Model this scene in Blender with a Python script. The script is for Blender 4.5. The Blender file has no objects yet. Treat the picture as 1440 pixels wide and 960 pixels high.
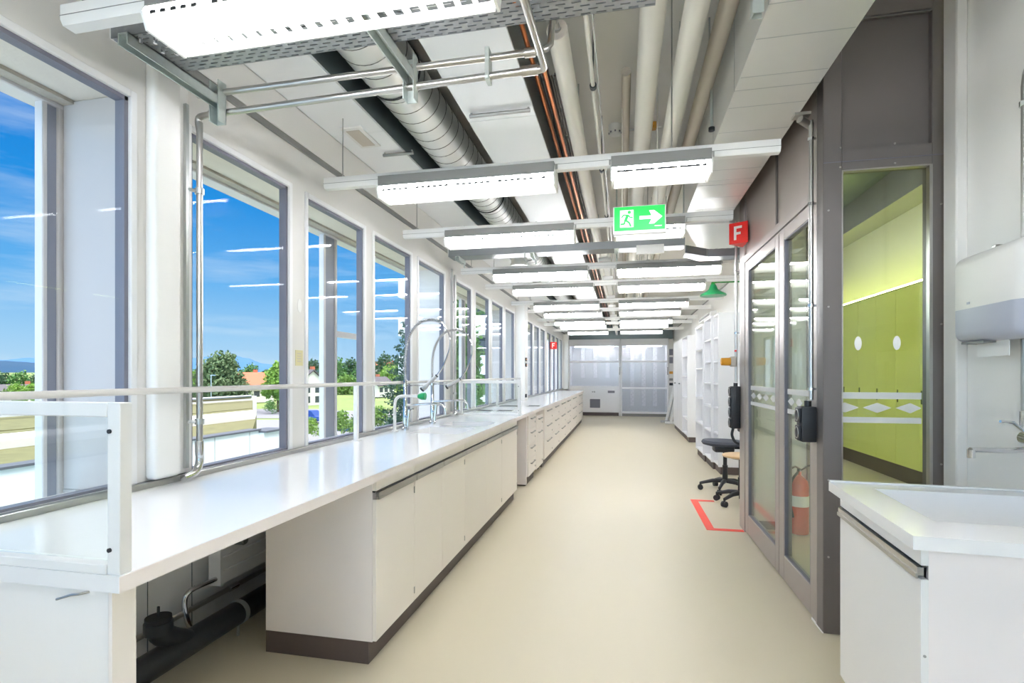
import bpy, bmesh, math, random
from mathutils import Vector, Matrix
import numpy as np
C = bpy.context.scene.collection
PI = math.pi
R = math.radians

# ------------------------------------------------------------------ materials
def lin(c):
    return tuple((v/12.92 if v <= .04045 else ((v+.055)/1.055)**2.4) for v in c)
def s255(r, g, b):
    return lin((r/255, g/255, b/255))

MATS = {}
def mat(name, rgb, rough=.5, metal=0., spec=.5, emit=None, estr=0., bump=None, var=None, coat=0.):
    """rgb as 0-255 sRGB; var=(scale, amount) gives a soft mottling of its own; bump=(scale, strength)"""
    m = bpy.data.materials.new(name); m.use_nodes = True
    nt = m.node_tree; b = nt.nodes['Principled BSDF']
    col = s255(*rgb)
    b.inputs['Base Color'].default_value = (*col, 1)
    b.inputs['Roughness'].default_value = rough
    b.inputs['Metallic'].default_value = metal
    b.inputs['Specular IOR Level'].default_value = spec
    b.inputs['Coat Weight'].default_value = coat
    if emit:
        b.inputs['Emission Color'].default_value = (*s255(*emit), 1)
        b.inputs['Emission Strength'].default_value = estr
    tc = nt.nodes.new('ShaderNodeTexCoord')
    if var:
        n = nt.nodes.new('ShaderNodeTexNoise'); n.inputs['Scale'].default_value = var[0]; n.inputs['Detail'].default_value = 4
        nt.links.new(tc.outputs['Object'], n.inputs['Vector'])
        mx = nt.nodes.new('ShaderNodeMix'); mx.data_type = 'RGBA'
        a = var[1]
        mx.inputs[6].default_value = (*[max(0, v*(1-a)) for v in col], 1)
        mx.inputs[7].default_value = (*[min(1, v*(1+a)) for v in col], 1)
        nt.links.new(n.outputs['Fac'], mx.inputs[0])
        nt.links.new(mx.outputs[2], b.inputs['Base Color'])
    if bump:
        n2 = nt.nodes.new('ShaderNodeTexNoise'); n2.inputs['Scale'].default_value = bump[0]; n2.inputs['Detail'].default_value = 5
        nt.links.new(tc.outputs['Object'], n2.inputs['Vector'])
        bp = nt.nodes.new('ShaderNodeBump'); bp.inputs['Strength'].default_value = bump[1]; bp.inputs['Distance'].default_value = .01
        nt.links.new(n2.outputs['Fac'], bp.inputs['Height']); nt.links.new(bp.outputs['Normal'], b.inputs['Normal'])
    MATS[name] = m
    return m

def glass(name, tint=(255, 255, 255), f0=.04, haze=0., k=1.):
    m = bpy.data.materials.new(name); m.use_nodes = True
    nt = m.node_tree; nt.nodes.clear()
    out = nt.nodes.new('ShaderNodeOutputMaterial')
    tr = nt.nodes.new('ShaderNodeBsdfTransparent'); tr.inputs[0].default_value = (*s255(*tint), 1)
    gl = nt.nodes.new('ShaderNodeBsdfGlossy'); gl.inputs['Roughness'].default_value = 0.0
    gl.inputs['Color'].default_value = (1, 1, 1, 1)
    lw = nt.nodes.new('ShaderNodeLayerWeight')
    p = nt.nodes.new('ShaderNodeMath'); p.operation = 'POWER'; p.inputs[1].default_value = 5
    ma = nt.nodes.new('ShaderNodeMath'); ma.operation = 'MULTIPLY_ADD'; ma.inputs[1].default_value = (1-f0)*k; ma.inputs[2].default_value = f0
    mx = nt.nodes.new('ShaderNodeMixShader')
    nt.links.new(lw.outputs['Facing'], p.inputs[0]); nt.links.new(p.outputs[0], ma.inputs[0]); nt.links.new(ma.outputs[0], mx.inputs[0])
    nt.links.new(tr.outputs[0], mx.inputs[1]); nt.links.new(gl.outputs[0], mx.inputs[2])
    last = mx
    if haze:
        df = nt.nodes.new('ShaderNodeBsdfDiffuse'); df.inputs[0].default_value = (.9, .9, .92, 1)
        m2 = nt.nodes.new('ShaderNodeMixShader'); m2.inputs[0].default_value = haze
        nt.links.new(mx.outputs[0], m2.inputs[1]); nt.links.new(df.outputs[0], m2.inputs[2]); last = m2
    nt.links.new(last.outputs[0], out.inputs[0])
    MATS[name] = m
    return m

def slotted(name, rgb, px, py, hx, hy, rough=.4, metal=.6, ox='X', oy='Y'):
    """sheet steel with staggered punched slots"""
    m = mat(name, rgb, rough, metal)
    nt = m.node_tree; b = nt.nodes['Principled BSDF']; out = nt.nodes['Material Output']
    tc = nt.nodes.new('ShaderNodeTexCoord'); sp = nt.nodes.new('ShaderNodeSeparateXYZ')
    nt.links.new(tc.outputs['Object'], sp.inputs[0])
    def M(op, a, bv=None):
        n = nt.nodes.new('ShaderNodeMath'); n.operation = op
        for i, v in enumerate((a, bv)):
            if v is None: continue
            if isinstance(v, (int, float)): n.inputs[i].default_value = v
            else: nt.links.new(v, n.inputs[i])
        return n.outputs[0]
    y = M('DIVIDE', sp.outputs[oy], py); row = M('FLOOR', y)
    sh = M('MULTIPLY', M('PINGPONG', row, 1.0), .5)
    x = M('ADD', M('DIVIDE', sp.outputs[ox], px), sh)
    fx = M('ABSOLUTE', M('SUBTRACT', M('FRACT', x), .5)); fy = M('ABSOLUTE', M('SUBTRACT', M('FRACT', y), .5))
    s = M('MULTIPLY', M('LESS_THAN', fx, hx), M('LESS_THAN', fy, hy))
    tr = nt.nodes.new('ShaderNodeBsdfTransparent'); mx = nt.nodes.new('ShaderNodeMixShader')
    nt.links.new(s, mx.inputs[0]); nt.links.new(b.outputs[0], mx.inputs[1]); nt.links.new(tr.outputs[0], mx.inputs[2])
    nt.links.new(mx.outputs[0], out.inputs[0])
    return m

WHITE = mat('white_laminate', (242, 241, 239), .35)
FRONT = mat('cabinet_front', (247, 241, 235), .38)
SIDE = mat('cabinet_side', (247, 240, 238), .45)
TOP = mat('white_worktop', (236, 236, 236), .1, spec=.4)
PAINT = mat('white_paint', (245, 244, 241), .55, bump=(90, .02))
WALLP = mat('wall_panel_grey_white', (226, 224, 220), .5, bump=(60, .02))
FRAMEW = mat('white_window_frame', (238, 238, 238), .35)
GASK = mat('dark_gasket', (118, 118, 130), .5)
PLINTH = mat('brown_plinth', (88, 76, 72), .5)
STEELM = mat('brushed_steel', (190, 188, 184), .3, 1.)
HANDLE = mat('handle_aluminium', (176, 176, 174), .3, 1.)
CHROME = mat('chrome', (215, 215, 216), .08, 1.)
GALV = mat('galvanised_steel', (196, 200, 200), .34, .85, var=(3, .08))
GALVD = mat('galvanised_strut', (206, 214, 211), .4, .7, var=(40, .1))
CORRP = mat('corridor_paint', (186, 186, 168), .6)
DUCTM = mat('duct_sheet', (226, 227, 224), .34, .55, var=(2.2, .05))
SEAM = mat('duct_seam', (120, 120, 116), .4, .9)
CEILP = mat('ceiling_sail_metal', (246, 248, 250), .3, .1, var=(1.2, .03))
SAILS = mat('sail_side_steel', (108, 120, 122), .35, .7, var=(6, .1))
SLAB = mat('ceiling_slab_paint', (238, 236, 231), .7, bump=(30, .03), var=(1.5, .05))
COPPER = mat('copper_pipe', (184, 108, 62), .3, 1.)
PIPEW = mat('white_insulation', (226, 222, 212), .5)
GREYI = mat('grey_insulation', (196, 188, 176), .6)
ALU = mat('anodised_aluminium', (174, 166, 162), .42, .45)
BROWNP = mat('taupe_panel', (166, 155, 149), .3, .1)
DARKP = mat('dark_taupe_steel', (114, 108, 106), .4, .1)
FLOORM = mat('cream_resin_floor', (200, 191, 168), .42, var=(.9, .02), bump=(120, .01))
BLACK = mat('black_plastic', (34, 35, 38), .45)
BLACKP = mat('black_pipe', (44, 46, 50), .38)
RUBBER = mat('dark_rubber', (40, 40, 42), .7)
GREYW = mat('grey_wall_cladding', (236, 236, 234), .4, .0, var=(.8, .05))
RED = mat('sign_red', (228, 30, 24), .35)
TAPE = mat('red_floor_tape', (222, 62, 42), .5)
WLET = mat('white_lettering', (248, 248, 246), .5)
GREENS = mat('exit_sign_green', (20, 180, 76), .4, emit=(20, 200, 85), estr=.3)
WSIGN = mat('exit_sign_white', (250, 255, 250), .4, emit=(240, 255, 245), estr=.35)
GREENP = mat('shower_green', (24, 140, 84), .3)
LIME = mat('lime_cabinet', (226, 234, 142), .3)
LIMED = mat('lime_cabinet_gap', (84, 98, 24), .5)
SHELFW = mat('shelf_white', (240, 240, 242), .45)
AMBER = mat('amber_beacon', (214, 150, 40), .35)
WOOD = mat('birch_stool', (214, 182, 138), .4, var=(20, .08))
SEATF = mat('charcoal_seat', (68, 72, 82), .75, bump=(300, .1))
DISPW = mat('dispenser_white', (240, 238, 234), .38)
DISPG = mat('dispenser_smoke', (186, 190, 204), .3)
PAPER = mat('paper', (246, 246, 244), .8)
EXTR = mat('extinguisher_red', (206, 66, 36), .35)
RAILG = mat('rail_grey_white', (214, 211, 205), .4)
RAILW = mat('track_white', (236, 236, 234), .4)
HOUS = mat('luminaire_grey', (136, 136, 133), .45, .2)
LOUV = mat('luminaire_louvre', (244, 244, 240), .35)
TUBE = mat('fluorescent_tube', (255, 255, 250), .4, emit=(248, 249, 255), estr=50.)
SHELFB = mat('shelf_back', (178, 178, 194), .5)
LINING = mat('hood_lining', (214, 215, 217), .4)
HFILL = mat('hood_lamp', (255, 255, 250), .4, emit=(246, 249, 255), estr=14.)  # emission of the fill lamps added inside the fume cupboards
LED = mat('led_strip', (255, 255, 200), .4, emit=(250, 255, 150), estr=13.)
def translucent(name, rgb, f=.5):
    m = mat(name, rgb, .4); nt = m.node_tree; b = nt.nodes['Principled BSDF']; out = nt.nodes['Material Output']
    t = nt.nodes.new('ShaderNodeBsdfTranslucent'); t.inputs[0].default_value = (*s255(*rgb), 1)
    mx = nt.nodes.new('ShaderNodeMixShader'); mx.inputs[0].default_value = f
    nt.links.new(b.outputs[0], mx.inputs[1]); nt.links.new(t.outputs[0], mx.inputs[2]); nt.links.new(mx.outputs[0], out.inputs[0])
    return m
PRISM = translucent('prismatic_louvre', (248, 248, 246), .85)
GLASS = glass('window_glass', (252, 253, 253), .003, k=.3)
DGLASS = glass('door_glass', (248, 252, 249), .03, k=.5)
SGLASS = glass('screen_glass', (250, 253, 252), .02)
FROST = glass('sticker_frost', (250, 250, 250), .03, .62)
HOODG = glass('sash_glass', (240, 242, 244), .012, .10)
TRAYM = slotted('perforated_tray', (150, 154, 157), .05, .019, .3, .17)
LEDGE = mat('pale_concrete_soffit', (226, 216, 202), .85, bump=(25, .25), var=(7, .06))
ROUGHC = mat('rough_concrete_edge', (188, 178, 164), .95, bump=(45, .9), var=(30, .15))
FIN = mat('facade_fin', (196, 188, 184), .4, .0, var=(1., .04))
FINW = mat('facade_fin_white', (232, 226, 222), .5)
EXTW = mat('outer_frame_white', (216, 210, 208), .4)
EXTD = mat('outer_frame_grey', (150, 152, 164), .4)

# ------------------------------------------------------------------ mesh helpers
def wloc(o):
    v = Vector((0, 0, 0))
    while o is not None:
        v = v + o.location; o = o.parent
    return v

class MB:
    def __init__(self): self.bm = bmesh.new()
    def box(self, x0, x1, y0, y1, z0, z1, b=0., seg=1):
        r = bmesh.ops.create_cube(self.bm, size=1.)
        vs = r['verts']
        for v in vs:
            v.co = Vector(((x0+x1)/2+v.co.x*abs(x1-x0), (y0+y1)/2+v.co.y*abs(y1-y0), (z0+z1)/2+v.co.z*abs(z1-z0)))
        if b > 0:
            es = list({e for v in vs for e in v.link_edges})
            bmesh.ops.bevel(self.bm, geom=es, offset=b, segments=seg, affect='EDGES', profile=.5)
        return self
    def cyl(self, p0, p1, r, seg=16, r2=None, caps=True):
        p0 = Vector(p0); p1 = Vector(p1); d = p1-p0
        M_ = Matrix.Translation((p0+p1)/2) @ d.to_track_quat('Z', 'Y').to_matrix().to_4x4()
        bmesh.ops.create_cone(self.bm, cap_ends=caps, cap_tris=False, segments=seg, radius1=r, radius2=r if r2 is None else r2, depth=d.length, matrix=M_)
        return self
    def tube(self, pts, r, seg=10, caps=True, radii=None):
        pts = [Vector(p) for p in pts]; n = len(pts)
        rings = []; up = None
        for i, p in enumerate(pts):
            t = (pts[min(i+1, n-1)]-pts[max(i-1, 0)]).normalized()
            if up is None:
                up = Vector((0, 0, 1)) if abs(t.z) < .9 else Vector((1, 0, 0))
            s = t.cross(up)
            if s.length < 1e-6: s = t.orthogonal()
            s.normalize(); up = s.cross(t).normalized()
            rr = r if radii is None else radii[i]
            rings.append([self.bm.verts.new(p+rr*(math.cos(a)*s+math.sin(a)*up)) for a in [2*PI*k/seg for k in range(seg)]])
        for a, b in zip(rings, rings[1:]):
            for k in range(seg):
                self.bm.faces.new((a[k], a[(k+1) % seg], b[(k+1) % seg], b[k]))
        if caps:
            self.bm.faces.new(rings[0][::-1]); self.bm.faces.new(rings[-1])
        return self
    def lathe(self, prof, cx=0, cy=0, seg=24, axis='Z'):
        rings = []
        for r, z in prof:
            rings.append([self.bm.verts.new((cx+r*math.cos(2*PI*k/seg), cy+r*math.sin(2*PI*k/seg), z)) for k in range(seg)])
        for a, b in zip(rings, rings[1:]):
            for k in range(seg):
                self.bm.faces.new((a[k], a[(k+1) % seg], b[(k+1) % seg], b[k]))
        self.bm.faces.new(rings[0][::-1]); self.bm.faces.new(rings[-1])
        return self
    def prism(self, poly, lo, hi, axis='Y'):
        """poly is a list of 2-D points in the plane across the axis (X: y,z; Y: x,z; Z: x,y)"""
        def P3(a, b, t):
            return {'X': (t, a, b), 'Y': (a, t, b), 'Z': (a, b, t)}[axis]
        A = [self.bm.verts.new(P3(a, b, lo)) for a, b in poly]; B = [self.bm.verts.new(P3(a, b, hi)) for a, b in poly]
        n = len(poly)
        for k in range(n):
            self.bm.faces.new((A[k], A[(k+1) % n], B[(k+1) % n], B[k]))
        self.bm.faces.new(A[::-1]); self.bm.faces.new(B)
        return self
    def poly(self, pts):
        self.bm.faces.new([self.bm.verts.new(p) for p in pts]); return self
    def xform(self, M_):
        bmesh.ops.transform(self.bm, matrix=M_, verts=self.bm.verts); return self
    def build(self, name, m, parent=None, smooth=True, fixn=True):
        if fixn: bmesh.ops.recalc_face_normals(self.bm, faces=self.bm.faces)
        me = bpy.data.meshes.new(name)
        if parent is not None:
            off = wloc(parent)
        else:
            xs = [v.co for v in self.bm.verts]
            lo = Vector((min(v.x for v in xs), min(v.y for v in xs), min(v.z for v in xs)))
            hi = Vector((max(v.x for v in xs), max(v.y for v in xs), max(v.z for v in xs)))
            off = Vector(((lo.x+hi.x)/2, (lo.y+hi.y)/2, lo.z))
        bmesh.ops.translate(self.bm, vec=-off, verts=self.bm.verts)
        self.bm.to_mesh(me); self.bm.free()
        me.materials.append(m)
        if smooth:
            me.polygons.foreach_set('use_smooth', [True]*len(me.polygons))
            me.set_sharp_from_angle(angle=R(38))
        o = bpy.data.objects.new(name, me); C.objects.link(o)
        if parent is not None: o.parent = parent
        else: o.location = off
        return o

def tag(o, label=None, cat=None, group=None, kind=None):
    if label: o['label'] = label
    if cat: o['category'] = cat
    if group: o['group'] = group
    if kind: o['kind'] = kind
    return o
def thing(name, loc, label, cat, group=None):
    o = bpy.data.objects.new(name, None); o.empty_display_size = .1; C.objects.link(o); o.location = loc
    return tag(o, label, cat, group)
def copy_tree(o, parent=None):
    c = o.copy(); C.objects.link(c)
    if parent is not None: c.parent = parent
    for ch in list(o.children): copy_tree(ch, c)
    return c
def struct(o, label=None):
    o['kind'] = 'structure'
    if label: o['label'] = label
    return o
def arc(cx, cz, r, a0, a1, n=8):
    return [(cx+r*math.cos(R(a0+(a1-a0)*i/n)), cz+r*math.sin(R(a0+(a1-a0)*i/n))) for i in range(n+1)]
def spline(pts, n=8):
    P = [Vector(p) for p in pts]; out = []
    for i in range(len(P)-1):
        p0 = P[max(i-1, 0)]; p1 = P[i]; p2 = P[i+1]; p3 = P[min(i+2, len(P)-1)]
        for k in range(n):
            t = k/n
            out.append(.5*((2*p1)+(p2-p0)*t+(2*p0-5*p1+4*p2-p3)*t*t+(3*p1-p0-3*p2+p3)*t**3))
    out.append(P[-1]); return out
ORD = ['first', 'second', 'third', 'fourth', 'fifth', 'sixth', 'seventh', 'eighth', 'ninth', 'tenth', 'eleventh', 'twelfth']

# ------------------------------------------------------------------ the shell
W = -1.85          # inner plane of the window wall
YB, YF = -5.2, 18.4
m = MB(); m.box(-2.25, 3.95, YB, YF, -.25, 0); struct(m.build('floor', FLOORM), 'cream resin floor of the laboratory')
m = MB(); m.box(-2.3, 1.75, YB, YF, 3.35, 3.6); struct(m.build('ceiling', SLAB), 'grey painted ceiling slab above the ducts')
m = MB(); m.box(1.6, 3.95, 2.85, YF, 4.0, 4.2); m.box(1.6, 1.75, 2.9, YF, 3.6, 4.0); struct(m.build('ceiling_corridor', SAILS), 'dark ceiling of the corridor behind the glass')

bays = [(-4.6, -3.9), (-3.7, -3.0), (-2.8, -2.1), (-1.70, -.97), (-.84, -.1), (.03, .78), (.91, 1.655)]
bay2 = [(1.945, 2.63), (2.81, 3.505), (3.67, 4.37), (4.545, 5.26)]
wins = list(bays)
for k in range(4):
    for a, b in bay2: wins.append((a+3.64*k, b+3.64*k))
wins = [w for w in wins if w[1] < 16.3]
ZS, ZH = .925, 2.41
m = MB()
edges = [YB]+[e for w in wins for e in (w[0]-.03, w[1]+.03)]+[YF]
for i in range(0, len(edges), 2):
    m.box(W-.05, W, edges[i], edges[i+1], ZS-.02, ZH+.001)
m.box(W-.05, W-.0002, YB, YF, ZH+.001, 3.35)
m.box(W-.05, W, YB, YF, .86, ZS-.02)
m.box(-2.25, W-.02, YB, YF, .80, .86)
struct(m.build('wall_left', WALLP), 'light grey window wall')
m = MB()
m.box(-2.25, -2.2, YB, YF, 0, .8)
struct(m.build('wall_parapet', GREYW), 'grey cladding under the windows behind the workbench')
m = MB()
for y in (1.30, 1.68, 2.06, 2.32): m.box(-2.2, -2.198, y-.0015, y+.0015, 0, .8)
struct(m.build('trim_1', SAILS), 'vertical joints of the grey cladding')
# cornice groove and a boxed strip along the top of the window wall
m = MB(); m.box(W, W+.012, YB, YF, 2.655, 2.69); struct(m.build('trim_2', HOUS), 'grey groove strip along the top of the window wall')
m = MB(); m.box(W, W+.02, YB, YF, 2.69, 2.88, .004); struct(m.build('trim_3', WALLP), 'pale board between groove strip and ceiling sail')
m = MB(); m.box(W, W+.025, YB, YF, .895, .925, .004); struct(m.build('trim_4', HANDLE), 'metal strip between worktop and window sill')

for i, (a, b) in enumerate(wins):
    root = thing('window_%d' % (i+1), (W, (a+b)/2, ZS), None, None); root['kind'] = 'structure'
    f = MB(); t = .028
    x0, x1 = W-.05, W+.008
    f.box(x0, x1, a-t, a, ZS-t, ZH+t, .003); f.box(x0, x1, b, b+t, ZS-t, ZH+t, .003)
    f.box(x0, x1, a, b, ZH, ZH+t, .003); f.box(x0, x1+.006, a, b, ZS-t, ZS, .003)
    f.build('window_frame', FRAMEW, root)
    g = MB(); t2 = .016
    x0, x1 = W-.049, W-.006
    g.box(x0, x1, a, a+t2, ZS, ZH); g.box(x0, x1, b-t2, b, ZS, ZH); g.box(x0, x1, a, b, ZH-t2, ZH); g.box(x0, x1, a, b, ZS, ZS+t2*.6)
    g.build('window_gasket', GASK, root)
    p = MB(); p.box(W-.026, W-.014, a+.01, b-.01, ZS+.01, ZH-.01)
    p.build('window_pane', GLASS, root)

# facade outside the glass
m = MB(); m.box(-2.26, W-.05, YB, YF, 2.5, 3.7); struct(m.build('trim_5', LEDGE), 'pale concrete soffit outside the windows')
m = MB(); m.box(-2.32, -2.262, YB, YF, 2.485, 3.7); struct(m.build('trim_6', ROUGHC), 'rough concrete edge outside')
m = MB(); m.box(-2.42, -2.322, YB, YF, 2.47, 2.53, .004); m.box(-2.42, -2.36, YB, YF, 2.53, 2.6); struct(m.build('trim_7', EXTW), 'white outer facade header')
def trimname(): 
    trimname.n += 1; return 'trim_%d' % trimname.n
trimname.n = 7
for k, y in enumerate((-1.92, 1.77, 5.42, 9.06, 12.70)):
    m = MB(); m.box(-2.32, W-.05, y, y+.05, .862, 2.499, .004); m.box(-2.32, -2.252, y, y+.05, -.6, .862)
    struct(m.build(trimname(), FINW if k == 2 else FIN), 'fin panel outside the windows')
    if k < 2:
        m = MB(); m.box(-2.37, -2.325, y-.075, y-.055, -.6, 2.48, .004); m.box(-2.37, -2.325, y-.015, y+.04, -.6, 2.48, .004)
        struct(m.build(trimname(), EXTW), 'white outer facade post at a fin')
        m = MB(); m.box(-2.36, -2.335, y-.055, y-.015, -.6, 2.48)
        struct(m.build(trimname(), EXTD), 'grey channel in the outer facade post')
    else:
        m = MB(); m.box(-2.36, -2.322, y-.01, y+.06, -.6, 2.48, .004)
        struct(m.build(trimname(), EXTW), 'white outer facade post at a fin')
for k, y in enumerate((3.74, 7.38, 11.02, 14.66)):
    m = MB(); m.box(-2.38, -2.335, y+.03, y+.06, -.6, 2.48, .004); m.box(-2.38, -2.335, y+.2, y+.23, -.6, 2.48, .004)
    struct(m.build(trimname(), EXTW), 'white outer facade post in mid bay')
    m = MB(); m.box(-2.37, -2.345, y+.06, y+.2, -.6, 2.48)
    struct(m.build(trimname(), EXTD), 'grey channel in the mid bay post')
    if k == 0:
        m = MB(); m.box(-2.38, -2.345, y+.23, y+.9, 1.665, 1.715, .004); struct(m.build(trimname(), EXTW), 'white cross bar of the outer facade')

# room ends and right-hand walls
m = MB(); m.box(-2.25, 1.75, YB-.15, YB, 0, .85); m.box(-2.25, 1.75, YB-.15, YB, 2.85, 3.35); m.box(-2.25, -1.75, YB-.15, YB, .85, 2.85); m.box(1.4, 1.75, YB-.15, YB, .85, 2.85)
struct(m.build('wall_back', PAINT), 'white wall behind the camera')
root = thing('window_40', (-.2, YB, .85), None, None); root['kind'] = 'structure'  # unseen window added so bright sky lights the room from behind
m = MB(); m.box(-1.75, 1.4, YB-.1, YB-.03, .85, .91); m.box(-1.75, 1.4, YB-.1, YB-.03, 2.79, 2.85)
for x in (-1.75, -.73, .32, 1.34): m.box(x, x+.06, YB-.1, YB-.03, .85, 2.85)
m.build('window_frame', FRAMEW, root)
m = MB(); m.box(-1.74, 1.39, YB-.07, YB-.06, .88, 2.82); m.build('window_pane', GLASS, root)
m = MB(); m.box(-2.25, 3.95, YF, YF+.15, 0, 4.2); struct(m.build('wall_front', PAINT), 'white wall behind the fume cupboards')
m = MB(); m.box(1.594, 1.75, YB, 2.97, 0, 3.6); struct(m.build('wall_right', PAINT), 'white wall behind the hand wash sink')
m = MB(); m.box(1.545, 1.594, 2.86, 2.965, 0, 3.35, .006); struct(m.build('trim_80', WALLP), 'pale corner strip beside the taupe partition')
m = MB(); m.box(1.6, 1.75, 5.0, YF, 0, 3.6); struct(m.build('wall_right_far', PAINT), 'white wall behind the shelving')
m = MB(); m.cyl((1.588, 5.02, 2.77), (1.588, YF-.01, 2.77), .012, 8); struct(m.build('trim_81', HOUS), 'thin grey line along the upper white wall')
m = MB(); m.box(1.58, 1.598, 5.02, YF, 2.8, 3.34); struct(m.build('trim_82', WALLP), 'upper band of the white wall')
# corridor
m = MB(); m.box(3.8, 3.95, 2.97, YF, 0, 4.0); struct(m.build('wall_corridor', CORRP), 'corridor wall above the green cupboards')
m = MB(); m.box(1.75, 3.95, 2.85, 2.97, 0, 4.0); struct(m.build('wall_corridor_end', PAINT), 'corridor end wall')
m = MB(); m.box(3.43, 3.8, 2.97, YF, 3.58, 4.0); struct(m.build('trim_83', HOUS), 'grey bulkhead along the corridor ceiling')
m = MB(); m.box(1.12, 1.56, 4.93, 5.0, 0, 3.35); struct(m.build('wall_lobby', PAINT), 'white wall at the end of the glazed lobby')
m = MB(); m.box(1.12, 1.56, 4.918, 4.93, 0, .07); struct(m.build('baseboard_lobby', HOUS), 'grey skirting of the lobby wall')
m = MB(); m.box(1.545, 1.6, 4.9, 5.0, 0, 3.35, .004); struct(m.build('trim_84', ALU), 'aluminium edge post of the lobby wall')
# pillars of the window wall
m = MB(); m.box(W, W+.055, 1.715, 1.845, .93, 2.6, .018, 3); m.box(W, W+.02, 1.845, 1.91, .93, 2.6)
struct(m.build('trim_85', PAINT), 'boxed white pillar between the first two windows')
for k, y in enumerate((9.0, 16.35)):
    m = MB(); m.box(W, W+.17, y, y+.3, .9, 2.62, .008, 2)
    struct(m.build('trim_%d' % (86+k), PAINT), 'white pillar standing proud of the window wall')

# ------------------------------------------------------------------ glazed partition
PX = 1.02
root = thing('partition', (PX, 3.0, 0), None, None); root['kind'] = 'structure'; root.name = 'wall_partition'
m = MB()
m.box(PX, PX+.09, 3.0, 3.09, 0, 3.35, .004); m.box(1.516, 1.594, 3.0, 3.09, 0, 3.35, .004)
m.box(PX+.09, 1.516, 3.0, 3.07, 2.405, 2.51); m.box(PX+.09, 1.516, 3.0, 3.07, 3.18, 3.35)
m.box(PX+.09, 1.516, 3.0, 3.07, 0, .08)
m.build('partition_frame', DARKP, root)
m = MB(); m.box(PX+.002, 1.59, 2.9975, 3.0005, 2.447, 2.45); m.build('partition_joint', GASK, root)
m = MB(); m.box(PX+.05, 1.52, 3.03, 3.06, 2.5, 3.19); m.build('upper_panel', DARKP, root)
m = MB(); m.box(1.1, 1.516, 3.0, 3.006, 3.175, 3.185); m.build('panel_bead', HOUS, root)
m = MB(); m.box(PX+.06, 1.52, 3.03, 3.045, .07, 2.41); m.build('partition_pane', DGLASS, root)
m = MB()
m.box(1.505, 1.519, 3.0, 3.03, .08, 2.405); m.box(PX+.088, PX+.094, 3.0, 3.03, .08, 2.405); m.box(PX+.09, 1.51, 3.0, 3.03, 2.398, 2.406)
m.build('glazing_bead', STEELM, root)
m = MB()
for x, z in ((1.10, 2.52), (1.35, 2.52), (1.10, 2.42), (1.35, 2.42), (1.045, 2.2), (1.045, 1.7), (1.045, .8), (1.045, .4), (1.555, 2.2), (1.555, 1.6), (1.555, .9)):
    m.cyl((x, 3.0, z), (x, 2.996, z), .005, 8)
m.build('screw', STEELM, root)
# stickers on the glass
for x in (1.194, 1.372):
    m = MB(); m.prism([(x+.017*math.cos(a), 1.51+.036*math.sin(a)) for a in [2*PI*k/24 for k in range(24)]], 3.026, 3.029)
    m.build('sticker', WLET, root)
m = MB()
m.box(1.082, 1.482, 3.026, 3.029, 1.222, 1.256); m.box(1.082, 1.482, 3.026, 3.029, 1.098, 1.128)
m.build('safety_band', FROST, root)
m = MB()
for x in (1.132, 1.282, 1.432):
    m.prism([(x-.066, 1.177), (x, 1.15), (x+.066 if x < 1.4 else x+.05, 1.177), (x, 1.203)], 3.026, 3.029)
m.build('safety_diamond', FROST, root)
# side with the double door
m = MB()
m.box(PX, PX+.06, 3.09, 3.16, 0, 3.35, .003); m.box(PX, PX+.06, 4.80, 4.99, 0, 3.35, .003)
m.box(PX, PX+.06, 3.16, 4.80, 2.31, 2.37, .002)
m.build('side_frame', ALU, root)
m = MB(); m.box(PX+.015, PX+.05, 3.16, 3.86, 2.37, 3.35); m.box(PX+.015, PX+.05, 3.89, 4.80, 2.37, 3.35); m.build('side_panel', BROWNP, root)
m = MB(); m.box(PX+.005, PX+.05, 3.86, 3.89, 2.37, 3.35); m.build('panel_joint', DARKP, root)
for i, (a, b) in enumerate(((3.165, 3.80), (3.81, 4.795))):
    d = thing('door_%d' % (i+1), (PX, a, 0), None, None); d['kind'] = 'structure'
    s = .085
    m = MB()
    m.box(PX+.005, PX+.055, a, a+s*(.5 if i == 0 else 1.), .01, 2.305, .003); m.box(PX+.005, PX+.055, b-s*1.2, b, .01, 2.305, .003)
    ai = a+s*(.5 if i == 0 else 1.); bi = b-s*1.2
    m.box(PX+.005, PX+.055, ai, bi, .01, .17, .003); m.box(PX+.005, PX+.055, ai, bi, 2.225, 2.305, .003)
    m.build('door_frame', ALU, d)
    m = MB(); a2 = a+s*(.5 if i == 0 else 1.)
    m.box(PX+.008, PX+.03, a2, a2+.012, .17, 2.225); m.box(PX+.008, PX+.03, b-s*1.2-.012, b-s*1.2, .17, 2.225)
    m.box(PX+.008, PX+.03, a2, b-s*1.2, .165, .177); m.box(PX+.008, PX+.03, a2, b-s*1.2, 2.218, 2.228)
    m.build('door_gasket', GASK, d)
    m = MB(); m.box(PX+.024, PX+.036, a+s*.4, b-s*.9, .15, 2.24); m.build('door_pane', DGLASS, d)
    m = MB()
    for z0, z1 in ((1.222, 1.256), (1.098, 1.128)): m.box(PX+.0215, PX+.0235, a2+.02, bi-.02, z0, z1)
    n_ = 3 if i == 0 else 4; wd = (bi-a2-.04)/n_
    for q in range(n_):
        yc = a2+.02+wd*(q+.5); m.prism([(yc-wd*.45, 1.177), (yc, 1.15), (yc+wd*.45, 1.177), (yc, 1.203)], PX+.0215, PX+.0235, 'X')
    m.build('safety_band', FROST, d)
    if i == 1:
        m = MB(); m.box(PX+.058, PX+.075, 3.83, 3.86, .98, 1.12, .003); m.tube([(PX+.07, 3.845, 1.06), (PX+.11, 3.845, 1.06), (PX+.11, 3.96, 1.06)], .009); m.build('door_handle', STEELM, d)
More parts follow.
